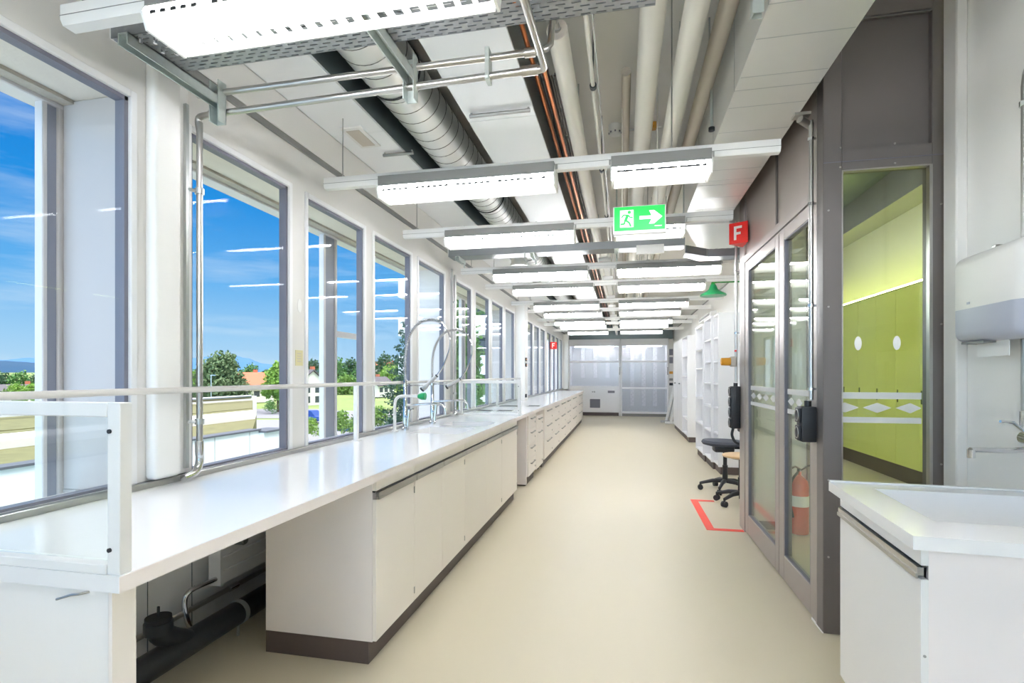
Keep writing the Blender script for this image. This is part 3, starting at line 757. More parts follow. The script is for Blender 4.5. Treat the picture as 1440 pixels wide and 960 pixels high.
for x in (-1.6, -.85, -.06):
    m = MB(); cstrut(m, (x, 4.93, 2.518), (x, 5.16, 2.518)); m.cyl((x, 5.17, 2.45), (x, 5.17, 3.35 if x > -.5 else 2.88), .008, 8); m.build('support_strut', GALVD, t2)
m = MB(); m.tube([(-.92, 4.92, 2.52), (-.92, 4.92, 2.44), (-.90, 4.92, 2.42), (-.89, 4.92, 2.44)], .006, 8); m.build('cable_hook', GALV, t2)
m = MB(); m.box(.12, .36, 4.86, 4.9, 2.44, 2.52, .003)
tag(m.build('ceiling_box', RAILW), 'flat white box hanging at the front of the second cable tray', 'box')
t3 = thing('drop_tray', (-.2, 6, 2.5), 'white vertical bracket spine with clamps running along the middle of the light tracks', 'bracket')
m = MB(); m.box(-.215, -.155, 5.3, 16.4, 2.57, 2.63, .004); m.build('spine', RAILW, t3)
rows = [1.355, 2.85, 4.0, 5.56, 6.6, 8.2, 9.3, 10.8, 11.76, 13.4]
for y in rows[3:]:
    m = MB(); m.box(-.25, -.12, y-.04, y+.04, 2.525, 2.568, .003); m.build('clamp', RAILW, t3)

# ------------------------------------------------------------------ light tracks and luminaires
def track(k, y, x1, label=None):
    t = thing('light_track', ((-1.75+x1)/2, y, 2.46), label or 'white light track crossing the ceiling, %s from the camera end' % ORD[k], 'light track', 'white light tracks')
    m = MB(); m.prism([(y-.028, 2.475), (y-.02, 2.46), (y+.02, 2.46), (y+.028, 2.475), (y+.028, 2.522), (y-.028, 2.522)], -1.75, x1, 'X'); m.build('track_body', RAILW, t)
    m = MB(); m.box(-1.752, x1+.002, y-.029, y-.027, 2.487, 2.489); m.build('groove', HOUS, t)
    for x in (-1.64, .25):
        m = MB(); m.cyl((x, y, 2.528), (x, y, 2.88 if x < -1 else 3.35), .0035, 6); m.box(x-.02, x+.02, y-.012, y+.012, 2.522, 2.53); m.build('suspension_rod', HANDLE, t)
def luminaire(x0, x1, y):
    xm = (x0+x1)/2
    t = bpy.data.objects.new('linear_luminaire', None); C.objects.link(t); t.location = (xm, y, 2.36)
    m = MB(); m.prism([(y-.078, 2.430), (y-.078, 2.486), (y-.031, 2.4805), (y-.031, 2.4595), (y+.031, 2.4595), (y+.031, 2.4805), (y+.078, 2.486), (y+.078, 2.430), (y+.03, 2.449), (y-.03, 2.449)], x0, x1, 'X'); m.build('housing', HOUS, t)
    m = MB(); m.prism([(y-.076, 2.4285), (y-.03, 2.4475), (y+.03, 2.4475), (y+.076, 2.4285), (y+.03, 2.4465), (y-.03, 2.4465)], x0+.004, x1-.004, 'X'); m.build('reflector', RAILW, t)
    m = MB()
    for d in (-.045, .045): m.cyl((x0+.02, y+d, 2.425), (x1-.02, y+d, 2.425), .013, 12)
    m.build('tube', TUBE, t)
    m = MB()
    for s in (-1, 1):
        q = [(y+s*.082, 2.405), (y+s*.086, 2.405), (y+s*.07, 2.365), (y+s*.064, 2.365)]
        m.prism(q, x0+.01, x1-.01, 'X')
    m.box(x0+.01, x1-.01, y-.004, y+.004, 2.365, 2.41)
    n = 20
    for k in range(n+1):
        x = x0+.012+(x1-x0-.024)*k/n
        m.prism([(y-.083, 2.403), (y+.083, 2.403), (y+.066, 2.368), (y-.066, 2.368)], x-.0012, x+.0012, 'X')
    lo = m.build('louvre', PRISM, t)
    m = MB()
    for s_ in (-1, 1):
        for q in range(28):
            if q % 7 in (5,): continue
            xa = x0+.03+(x1-x0-.06)*q/28; m.box(xa, xa+.018, y+s_*.0865-.0012, y+s_*.0865+.0012, 2.396, 2.406)
    m.build('louvre_clip', BLACK, lo)['kind'] = 'stuff'  # black dashes stand in for the dark gaps between louvre blades
    for x in (x0, x1):
        m = MB(); m.prism([(y-.05, 2.48), (y+.05, 2.48), (y+.088, 2.41), (y+.07, 2.362), (y-.07, 2.362), (y-.088, 2.41)], x-.004, x+.004, 'X'); m.build('end_plate', LOUV, t)
        m = MB(); m.box(x-.006+(.004 if x == x0 else -.004)-.01, x+.006+.01, y-.052, y-.046, 2.452, 2.478); m.build('end_clip', HANDLE, t)
    return t
base = {}
for k, y in enumerate(rows):
    track(k, y, .77 if k in (1, 2) else 1.45)
    spec = [(-1.375, -.36, 'window side')]
    if k in (1, 2): spec.append((-.06, .437, 'aisle side'))
    if k == 0: spec = [(-1.375, -.34, 'window side')]
    if k > 2: spec.append((-.062, .953, 'shelving side'))
    for x0, x1, side in spec:
        key = round(x1-x0, 2)
        if key not in base:
            o = luminaire(x0, x1, y); base[key] = o
        else:
            o = copy_tree(base[key]); o.location = ((x0+x1)/2, y, 2.36)
        tag(o, 'lit louvred luminaire on the %s of the %s light track from the camera end' % (side, ORD[k]), 'ceiling light', 'louvred luminaires on the light tracks')
# unseen fill luminaires added over and behind the camera, and in the corridor
NEARL = base[round(-.36+1.375, 2)]
def extra(x, y, z, label, group='louvred luminaires on the light tracks'):
    o = copy_tree(NEARL); o.location = (x, y, z); tag(o, label, 'ceiling light', group); return o
extra(.45, 1.355, 2.36, 'lit louvred luminaire over the aisle on the first light track, above the camera view')
for k, y in enumerate((-.1, -1.6, -3.1)):
    track(k, y, 1.45, 'white light track behind the camera, %s row back' % ORD[k])  # track added so the unseen luminaires have something to hang from
    extra(-.87, y, 2.36, 'lit louvred luminaire over the bench behind the camera, %s row back' % ORD[k])
    extra(.45, y, 2.36, 'lit louvred luminaire over the aisle behind the camera, %s row back' % ORD[k])
for k, (x, y) in enumerate(((2.6, 3.9), (2.3, 9.3), (2.1, 6.5), (2.1, 7.9))):  # corridor lamps added out of sight to brighten the green cupboards
    o = extra(x, y, 3.3, ['lit luminaire of the corridor behind the right glass panel, near end', 'lit luminaire of the corridor behind the right glass panel, far end', 'lit luminaire of the corridor midway along the green cupboards', 'lit luminaire of the corridor just before the far one'][k], 'corridor luminaires'); o.rotation_euler = (0, 0, R(90))
    for dx in (-.4, .4):
        m = MB(); m.cyl((dx, 0, .1), (dx, 0, .7), .004, 6); r_ = m.build('suspension_rod', HANDLE); r_.location = (dx, 0, .1); r_.parent = o; r_.scale = (1, 1, 1)

# ------------------------------------------------------------------ signs
t = thing('exit_sign', (.107, 3.6, 2.30), 'lit green escape route sign with running figure and arrow pointing right', 'exit sign')
X0, X1, Z0, Z1, YS = -.057, .272, 2.315, 2.475, 3.6
m = MB(); m.box(X0-.008, X1+.008, YS, YS+.03, Z0-.022, Z1+.006, .003); m.build('housing', RAILW, t)
m = MB(); m.box(X0, X1, YS-.003, YS, Z0, Z1); m.build('sign_face', GREENS, t)
h = Z1-Z0
def sx(a): return X0+a*(X1-X0)
def sz(b): return Z0+b*h
m = MB(); m.box(sx(.115), sx(.385), YS-.005, YS-.003, sz(.14), sz(.86)); m.build('door_pictogram', WSIGN, t)
m = MB()
def stick(pts, w, y0=YS-.007, y1=YS-.005):
    for a, b in zip(pts, pts[1:]):
        ax, az = sx(a[0]), sz(a[1]); bx, bz = sx(b[0]), sz(b[1])
        d = Vector((bx-ax, bz-az)); n = Vector((-d.y, d.x)).normalized()*w
        m.prism([(ax+n.x, az+n.y), (bx+n.x, bz+n.y), (bx-n.x, bz-n.y), (ax-n.x, az-n.y)], y0, y1)
m.prism([(sx(.30)+.011*math.cos(a), sz(.76)+.011*math.sin(a)) for a in [2*PI*k/16 for k in range(16)]], YS-.007, YS-.005)
stick([(.27, .66), (.22, .40)], .009)
stick([(.27, .64), (.19, .66), (.145, .55)], .004)
stick([(.28, .64), (.32, .54), (.37, .53)], .004)
stick([(.235, .42), (.30, .32), (.33, .16)], .0055)
stick([(.215, .42), (.20, .28), (.125, .27)], .0055)
m.build('running_figure', GREENS, t)
m = MB()
m.prism([(sx(.50), sz(.44)), (sx(.74), sz(.44)), (sx(.69), sz(.24)), (sx(.79), sz(.24)), (sx(.95), sz(.52)), (sx(.79), sz(.80)), (sx(.69), sz(.80)), (sx(.74), sz(.58)), (sx(.50), sz(.58))], YS-.005, YS-.003)
m.build('arrow', WSIGN, t)
m = MB(); m.box(sx(.80), sx(.94), YS-.005, YS-.003, sz(.13), sz(.16)); m.build('fine_print', WSIGN, t)
m = MB()
for x in (sx(.16), sx(.86)): m.cyl((x, YS+.015, Z1), (x, YS+.015, 3.35), .004, 8)
m.build('hanging_rod', PIPEW, t)

def fsign(apex, base0, base1, z0, z1, label, grp):
    t = thing('fire_sign', (apex[0], apex[1], z0), label, 'sign', grp)
    m = MB(); m.prism([apex, base0, base1], z0, z1, 'Z'); m.build('sign_body', RED, t, smooth=False)
    a = Vector((apex[0], apex[1], 0)); b = Vector((base0[0], base0[1], 0)); 
    if b.x < a.x: a, b = b, a
    d = (b-a); L = d.length; d.normalize()
    n = d.cross(Vector((0, 0, 1)))
    if n.y > 0: n = -n
    hh = z1-z0
    m = MB()
    F = [(0, 0), (.16, 0), (.16, .38), (.44, .38), (.44, .56), (.16, .56), (.16, .82), (.52, .82), (.52, 1), (0, 1)]
    pts = [a+d*(L*(.26+.9*u*.9))+Vector((0, 0, z0+hh*(.17+.66*v))) for u, v in F]
    for q in (0,):
        A = [m.bm.verts.new(p+n*.0005) for p in pts]; B = [m.bm.verts.new(p+n*.002) for p in pts]
        k = len(A)
        for i in range(k): m.bm.faces.new((A[i], A[(i+1) % k], B[(i+1) % k], B[i]))
        m.bm.faces.new(A[::-1]); m.bm.faces.new(B)
    m.build('letter', WLET, t, smooth=False)
    return t
fsign((.885, 4.74), (1.018, 4.66), (1.018, 4.86), 2.455, 2.63, 'red three cornered sign with white letter F on the taupe partition', 'red fire equipment signs')
fsign((-1.68, 13.55), (-1.845, 13.45), (-1.845, 13.65), 2.02, 2.2, 'small red sign with letter F far down the window wall', 'red fire equipment signs')

# ------------------------------------------------------------------ hand wash unit on the right
t = thing('wash_sink_unit', (0, 0, 0), 'white hand wash sink cabinet with deep rectangular bowl against the right wall', 'sink')
CW, CD = .745, .772
bx0, bx1, by0, by1 = .13, .66, .19, .665
m = MB()
for x0, x1, y0, y1 in ((0, CW, 0, by0), (0, CW, by1, CD), (0, bx0, by0, by1), (bx1, CW, by0, by1)): m.box(x0, x1, y0, y1, .862, .9)
bmesh.ops.remove_doubles(m.bm, verts=m.bm.verts, dist=.0005)
m.build('worktop', TOP, t, smooth=False)
m = MB(); m.box(0, CW, CD-.02, CD, .9, .908, .003); m.box(CW-.02, CW, 0, CD, .9, .908, .003); m.build('raised_rim', TOP, t)
m = MB(); q = .012; zb = .71
m.box(bx0-q, bx0, by0-q, by1+q, zb, .862); m.box(bx1, bx1+q, by0-q, by1+q, zb, .862); m.box(bx0, bx1, by0-q, by0, zb, .862); m.box(bx0, bx1, by1, by1+q, zb, .862); m.box(bx0-q, bx1+q, by0-q, by1+q, zb-q, zb)
b = m.build('bowl', TOP, t)
m = MB(); m.lathe([(.001, zb+.004), (.03, zb+.004), (.035, zb)], .4, .43, 18); m.build('drain', CHROME, b)
m = MB(); m.box(.055, .72, .045, .06, .10, .862); m.box(.055, .72, .735, .75, .10, .862); m.box(.70, .72, .06, .735, .10, .862); m.box(.055, .70, .06, .735, .10, .115); m.build('carcass', SIDE, t)
m = MB(); m.box(.085, .72, .055, .74, 0, .10); m.build('plinth', PLINTH, t)
m = MB(); m.box(.036, .055, .045, .75, .806, .8605, .001); m.build('fascia', WHITE, t)
m = MB(); m.box(.036, .055, .045, .75, .108, .766, .001); d = m.build('door', WHITE, t)
m = MB(); m.box(.028, .044, .047, .748, .776, .800); m.box(.024, .03, .047, .748, .768, .782); m.build('handle', HANDLE, d)
m = MB(); m.box(.04, .05, .047, .748, .800, .806); m.build('shadow_gap', RUBBER, d)
m = MB(); m.cyl((.045, .045, .55), (.045, .043, .55), .004, 8); m.build('hinge_pin', HANDLE, t)
t.location = (.787, 1.648, 0); t.rotation_euler = (0, 0, R(-4.2))

t = thing('wall_tap', (1.56, 2.36, 1.05), 'chrome wall mixer tap with long spout above the hand wash sink', 'tap')
m = MB(); m.tube([(1.594, 2.40, 1.09), (1.545, 2.40, 1.09)], .03, 16); m.tube([(1.545, 2.43, 1.10), (1.545, 2.33, 1.09)], .026, 16); m.build('body', CHROME, t)
m = MB(); m.tube([(1.55, 2.39, 1.06), (1.45, 2.36, 1.055), (1.31, 2.315, 1.06), (1.295, 2.31, 1.06)], .0105, 12); m.cyl((1.298, 2.311, 1.03), (1.298, 2.311, 1.062), .013, 12); m.build('spout', CHROME, t)
m = MB(); m.tube([(1.545, 2.40, 1.11), (1.49, 2.40, 1.16), (1.44, 2.39, 1.165)], .006, 8); m.build('lever', CHROME, t)
t = thing('wall_pipe', (1.57, 2.48, 1.1), 'thin steel pipe rising on the white wall at the paper dispenser', 'pipe')
m = MB(); m.tube([(1.572, 2.47, 1.13), (1.572, 2.47, 2.50)]+spline([(1.572, 2.47, 2.50), (1.572, 2.455, 2.56), (1.572, 2.40, 2.585), (1.572, 2.2, 2.59)], 5), .012, 12); m.build('pipe', STEELM, t)
m = MB(); m.tube([(1.572, 2.47, 2.42), (1.572, 2.47, 2.44)], .018, 12); m.tube([(1.572, 2.47, 1.13), (1.572, 2.47, 1.2)], .017, 12); m.build('fitting', CHROME, t)
t = thing('towel_dispenser', (0, 0, 0), 'white and smoke grey paper towel dispenser on the right wall', 'paper dispenser')
def dispbox(z0, z1):
    m = MB(); m.box(0, .15, -.235, .235, 1.49, 1.885, .045, 5)
    for v in m.bm.verts:
        k = (v.co.y/.235)**2
        if v.co.x < .075: v.co.x += .035*k
        if v.co.z > 1.7: v.co.z -= .018*k
    lo = bmesh.ops.bisect_plane(m.bm, geom=m.bm.verts[:]+m.bm.edges[:]+m.bm.faces[:], plane_co=(0, 0, z0), plane_no=(0, 0, -1), clear_outer=True) if z0 > 1.49 else None
    hi = bmesh.ops.bisect_plane(m.bm, geom=m.bm.verts[:]+m.bm.edges[:]+m.bm.faces[:], plane_co=(0, 0, z1), plane_no=(0, 0, 1), clear_outer=True) if z1 < 1.885 else None
    return m
dispbox(1.635, 1.9).build('cover', DISPW, t); dispbox(1.4, 1.635).build('smoke_window', DISPG, t)
m = MB(); m.box(.04, .12, .02, .18, 1.482, 1.492); m.build('slot', HOUS, t)
m = MB(); m.box(.085, .088, -.06, .15, 1.425, 1.49); m.build('paper_sheet', PAPER, t)
m = MB(); m.box(.09, .12, .03, .06, 1.865, 1.895, .003); m.build('lock', STEELM, t)
m = MB(); m.box(.0175, .0195, .075, .095, 1.652, 1.662); m.build('badge', DISPG, t)
t.location = (1.443, 2.545, 0); t.rotation_euler = (0, 0, R(-2.5))

# ------------------------------------------------------------------ sockets, posts and beacon on the partition
def sockets(x, y, z0, z1, n, label, loop=False):
    t = thing('power_socket', (x, y, z0), label, 'socket', 'black socket blocks on the partition')
    m = MB(); m.box(x-.045, x+.03, y-.05, y+.04, z0, z1, .006, 2); m.build('block', BLACK, t)
    hgt = (z1-z0)/n
    for k in range(n):
        z = z0+hgt*(k+.5)
        m = MB(); m.box(x-.056, x-.044, y-.044, y+.034, z-hgt*.42, z+hgt*.42, .006, 2); f = m.build('outlet', BLACK, t)
        m = MB()
        for a in range(20):
            pass
        ring = [(x-.057, y-.005+.03*math.cos(2*PI*q/20), z+.03*math.sin(2*PI*q/20)) for q in range(21)]
        m.tube(ring, .003, 6); m.build('ring', HANDLE, f)
    m = MB(); m.cyl((x, y, z1), (x, y, z1+.03), .018, 14); m.build('cable_gland', BLACK, t)
    if loop:
        m = MB(); m.tube(spline([(x-.02, y, z0), (x-.03, y, z0-.06), (x-.005, y, z0-.12), (x+.03, y, z0-.14)], 6), .012, 10); m.build('cable', BLACK, t)
    return t
sockets(.985, 3.12, .985, 1.175, 2, 'black double socket block hanging on the near post of the partition')
sockets(.985, 4.985, .87, 1.245, 4, 'tall black four way socket block on the far end of the partition', True)
def postpipe(x, y, z0, z1, label):
    t = thing('conduit_pipe', (x, y, z0), label, 'conduit')
    m = MB(); m.tube([(x, y, z0), (x, y, z1)], .0125, 12); m.build('pipe', STEELM, t)
    for z in (1.27, 1.72, 2.27, 2.62):
        if z0 < z < z1:
            m = MB(); m.tube([(x, y, z-.008), (x, y, z+.008)], .0165, 12); m.box(x, 1.019, y-.006, y+.006, z-.006, z+.006); m.build('clip', CHROME, t)
postpipe(.995, 3.10, 1.21, 2.72, 'steel conduit rising from the double socket up the near post')
postpipe(.99, 4.99, 1.28, 2.72, 'steel conduit on the far end post of the partition')
t = thing('amber_beacon', (.95, 5.0, 1.45), 'small amber warning beacon on the far end post of the partition', 'warning light')
m = MB(); m.tube([(.86, 4.98, 1.465), (.865, 4.98, 1.465), (.935, 4.98, 1.465), (.94, 4.98, 1.465)], .036, 18, radii=[.028, .034, .036, .036]); m.build('lens', AMBER, t)
m = MB(); m.box(.94, .985, 4.94, 5.02, 1.42, 1.51, .006); m.build('base', GREYI, t)
m = MB(); m.cyl((.985, 4.965, 1.56), (.975, 4.95, 1.56), .008, 10); m.build('indicator', RED, t)
# fire extinguisher inside the lobby
t = thing('fire_extinguisher', (1.46, 4.84, 0), 'red fire extinguisher standing in the glazed lobby against its white wall', 'fire extinguisher')
m = MB(); m.lathe([(.05, .0), (.072, .01), (.075, .03), (.075, .40), (.066, .45), (.03, .49), (.018, .50), (.018, .53)], 1.46, 4.84, 28); m.build('cylinder', EXTR, t)
m = MB(); m.lathe([(.0757, .24), (.0757, .33)], 1.46, 4.84, 28); m.build('label_band', PAPER, t)
m = MB(); m.tube([(1.46, 4.84, .53), (1.46, 4.84, .555)], .016, 10); m.tube([(1.47, 4.83, .55), (1.42, 4.80, .575), (1.37, 4.77, .56)], .008, 8); m.tube([(1.47, 4.83, .54), (1.52, 4.82, .58), (1.56, 4.81, .59)], .007, 8); m.build('valve', BLACK, t)
m = MB(); m.tube(spline([(1.44, 4.80, .53), (1.38, 4.77, .45), (1.37, 4.78, .30), (1.40, 4.79, .15)], 6), .01, 8); m.build('hose', BLACK, t)
# tape on the floor
t = None
m = MB()
for x0, x1, y0, y1 in ((.712, .782, 4.79, 5.93), (.782, 1.0185, 4.79, 4.855), (.782, .95, 5.865, 5.93)): m.box(x0, x1, y0, y1, .0003, .0022)
tag(m.build('floor_tape', TAPE), 'red tape marking three sides of a square on the floor beside the partition', 'floor marking')

# ------------------------------------------------------------------ emergency shower
t = thing('emergency_shower', (1.118, 7.0, 2.35), 'green emergency shower head on an arm from the right wall', 'shower')
m = MB(); m.lathe([(.155, 2.345), (.16, 2.352), (.15, 2.37), (.09, 2.40), (.055, 2.43), (.04, 2.47), (.03, 2.49)], 1.118, 7.0, 28); m.build('head', GREENP, t)
m = MB(); m.tube(spline([(1.118, 7.0, 2.47), (1.12, 7.0, 2.515), (1.16, 7.0, 2.53), (1.25, 7.0, 2.53)], 5)+[(1.585, 7.0, 2.53)], .024, 12); m.build('arm', mat('shower_arm_green', (40, 140, 50), .35), t)
m = MB(); m.cyl((1.575, 7.0, 2.53), (1.6, 7.0, 2.53), .05, 18); m.build('wall_flange', GREENP, t)

# ------------------------------------------------------------------ shelving along the right wall
def bookcase(x0, y0, y1, h, zs, label, mid=False):
    t = thing('shelf_unit', ((x0+1.58)/2, (y0+y1)/2, 0), label, 'shelf unit', 'white open shelf units on the right wall')
    m = MB(); m.box(x0, 1.58, y0, y0+.02, .10, h, .001); m.build('side_panel', SHELFW, t)
    m = MB(); m.box(x0, 1.58, y1-.02, y1, .10, h, .001); m.build('side_panel', SHELFW, t)
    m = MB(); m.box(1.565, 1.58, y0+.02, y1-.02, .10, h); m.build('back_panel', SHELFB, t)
    m = MB(); m.box(x0+.03, 1.57, y0+.004, y1-.004, 0, .10); m.build('plinth', PLINTH, t)
    for z in zs:
        m = MB(); m.box(x0+.004, 1.565, y0+.02, y1-.02, z-.011, z+.011, .001); m.build('shelf', SHELFW, t)
    return t
zc = [.121, .53, .89, 1.22, 1.53, 1.86, 2.18]
bookcase(1.262, 7.5, 7.9, 2.19, zc, 'nearest white open shelf unit with its plain side to the aisle')
bookcase(1.232, 7.905, 8.55, 2.19, zc, 'second white open shelf unit from the aisle end, between two others')
bookcase(1.214, 8.56, 9.37, 2.14, [.121, .56, .97, 1.45, 1.76, 2.13], 'third white open shelf unit, with five wide compartments')
bookcase(1.26, 10.97, 11.9, 2.14, [.121, .45, .87, 1.32, 1.73, 2.13], 'white open shelf unit standing alone beside the closed cupboards')
for k, (a, b) in enumerate(((11.91, 12.9), (12.91, 13.9))):
    t = thing('tall_cupboard', (1.42, (a+b)/2, 0), ['closed white tall cupboard directly behind the lone open shelf unit', 'farther closed white tall cupboard near the leaning poles'][k], 'cupboard', 'closed white tall cupboards')
    m = MB(); m.box(1.28, 1.58, a, b, .10, 2.14); m.build('body', SHELFW, t)
    m = MB(); m.box(1.29, 1.57, a, b, 0, .10); m.build('plinth', PLINTH, t)
    for c, d in ((a+.002, (a+b)/2-.001), ((a+b)/2+.001, b-.002)):
        m = MB(); m.box(1.262, 1.28, c, d, .105, 2.138, .001); dd = m.build('door', SHELFW, t)
        yk = d-.04 if c < (a+b)/2-.1 else c+.04
        m = MB(); m.cyl((1.262, yk, 1.15), (1.24, yk, 1.15), .01, 10); m.build('knob', BLACK, dd)
t = thing('wall_lamp', (1.52, 10, 2.4), 'slim white louvred box fixed on the wall above the shelves', 'wall lamp')
m = MB(); m.box(1.47, 1.58, 9.5, 10.9, 2.36, 2.45, .008); m.build('casing', RAILW, t)
m = MB()
for k in range(14): m.box(1.466, 1.47, 9.6+k*.09, 9.66+k*.09, 2.385, 2.425)
m.build('louvre', HOUS, t)
# leaning poles at the far right
for k, (xb, yb, xt, yt, zt) in enumerate(((1.20, 15.35, 1.50, 15.6, 1.35), (1.30, 15.0, 1.52, 15.3, 1.2))):
    t = thing('leaning_stand', (xb, yb, 0), ['white pole with broad flat foot leaning at the far end of the right wall', 'shorter white pole leaning nearer to the closed cupboards'][k], 'pole')
    m = MB(); m.tube([(xb, yb, .06), (xt, yt, zt)], .035, 10); m.build('pole', RAILW, t)
    m = MB(); m.tube([(xb+.06, yb+.03, .06), (xt+.05, yt+.02, zt*.95)], .012, 8); m.build('brace', HANDLE, t)
    m = MB(); m.box(xb-.16, xb+.14, yb-.08, yb+.08, 0, .06, .012); m.build('foot', HANDLE if k == 0 else RAILW, t)

# ------------------------------------------------------------------ seats
def five_star(t, cx, cy, r, rot, zc=.10):
    for k in range(5):
        a = rot+2*PI*k/5; c, s = math.cos(a), math.sin(a)
        m = MB(); m.tube([(cx+.03*c, cy+.03*s, zc+.02), (cx+r*.5*c, cy+r*.5*s, zc+.015), (cx+r*c, cy+r*s, zc-.02)], .02, 10, radii=[.026, .022, .016]); l = m.build('base_arm', BLACK, t)
        x, y = cx+r*c, cy+r*s
        m = MB()
        for d in (-.014, .014): m.cyl((x-s*(d-.009), y+c*(d-.009), .03), (x-s*(d+.009), y+c*(d+.009), .03), .03, 16)
        m.cyl((x, y, .03), (x, y, zc-.01), .011, 10); m.build('castor', RUBBER, l)
t = thing('swivel_chair', (1.16, 6.45, 0), 'charcoal upholstered swivel chair on castors behind the partition end', 'chair')
five_star(t, 1.16, 6.45, .27, .55)
m = MB(); m.lathe([(.03, .10), (.03, .30), (.022, .30), (.022, .46)], 1.16, 6.45, 16); m.build('gas_column', BLACK, t)
m = MB(); m.lathe([(.001, .53), (.14, .52), (.20, .535), (.215, .56), (.20, .585), (.12, .592), (.001, .588)], 0, 0, 32)
for v in m.bm.verts: v.co = Vector((1.13+v.co.x*1.08, 6.45+v.co.y, v.co.z+.03*max(0, -v.co.x)))
m.build('seat', SEATF, t)
m = MB(); m.box(1.03, 1.25, 6.36, 6.54, .455, .53, .02, 2); m.build('mechanism', BLACK, t)
m = MB(); m.box(1.345, 1.375, 6.43, 6.47, .50, .72, .008); m.box(1.2, 1.37, 6.43, 6.47, .49, .515, .006); m.build('back_bar', BLACK, t)
m = MB(); m.box(1.32, 1.36, 6.30, 6.60, .68, .95, .018, 3); m.build('backrest', SEATF, t)
t = thing('work_stool', (1.2, 5.82, 0), 'swivel stool with round birch seat in front of the charcoal chair', 'stool')
five_star(t, 1.2, 5.82, .25, 2.6)
m = MB(); m.lathe([(.028, .10), (.028, .28), (.02, .28), (.02, .475)], 1.2, 5.82, 16); m.build('gas_column', BLACK, t)
m = MB(); m.lathe([(.001, .49), (.165, .49), (.18, .50), (.18, .512), (.165, .52), (.001, .514)], 1.2, 5.82, 36); m.build('seat', WOOD, t)
m = MB(); m.lathe([(.1, .475), (.1, .489)], 1.2, 5.82, 24); m.build('seat_plate', BLACK, t)

# ------------------------------------------------------------------ corridor cupboards with light strip
for k in range(7):
    a, b = 3.2+k*1.1, 3.2+(k+1)*1.1
    t = thing('green_cupboard', (3.6, (a+b)/2, 0), 'lime green tall cupboard behind the glass panel, %s along the corridor' % ORD[k], 'cupboard', 'lime green corridor cupboards')
    m = MB(); m.box(3.452, 3.79, a+.001, b-.001, .2, 2.44); m.build('body', LIME, t)
    m = MB(); m.box(3.455, 3.79, a, b, 0, .2); m.build('plinth', PLINTH, t)
    for c, d in ((a+.003, (a+b)/2-.002), ((a+b)/2+.002, b-.003)):
        m = MB(); m.box(3.432, 3.451, c, d, .205, 2.40, .001); dd = m.build('door', LIME, t)
        m = MB(); m.box(3.42, 3.432, d-.06, d-.045, 1.0, 1.16, .002); m.build('handle', LIMED, dd)
t = thing('light_strip', (3.47, 7, 2.45), 'glowing yellow green light strip along the top of the green cupboards', 'light strip')
m = MB(); m.box(3.44, 3.50, 3.2, 10.9, 2.442, 2.452); m.build('profile', HANDLE, t)
m = MB(); m.box(3.442, 3.498, 3.2, 10.9, 2.453, 2.475); m.build('glowing_strip', LED, t)

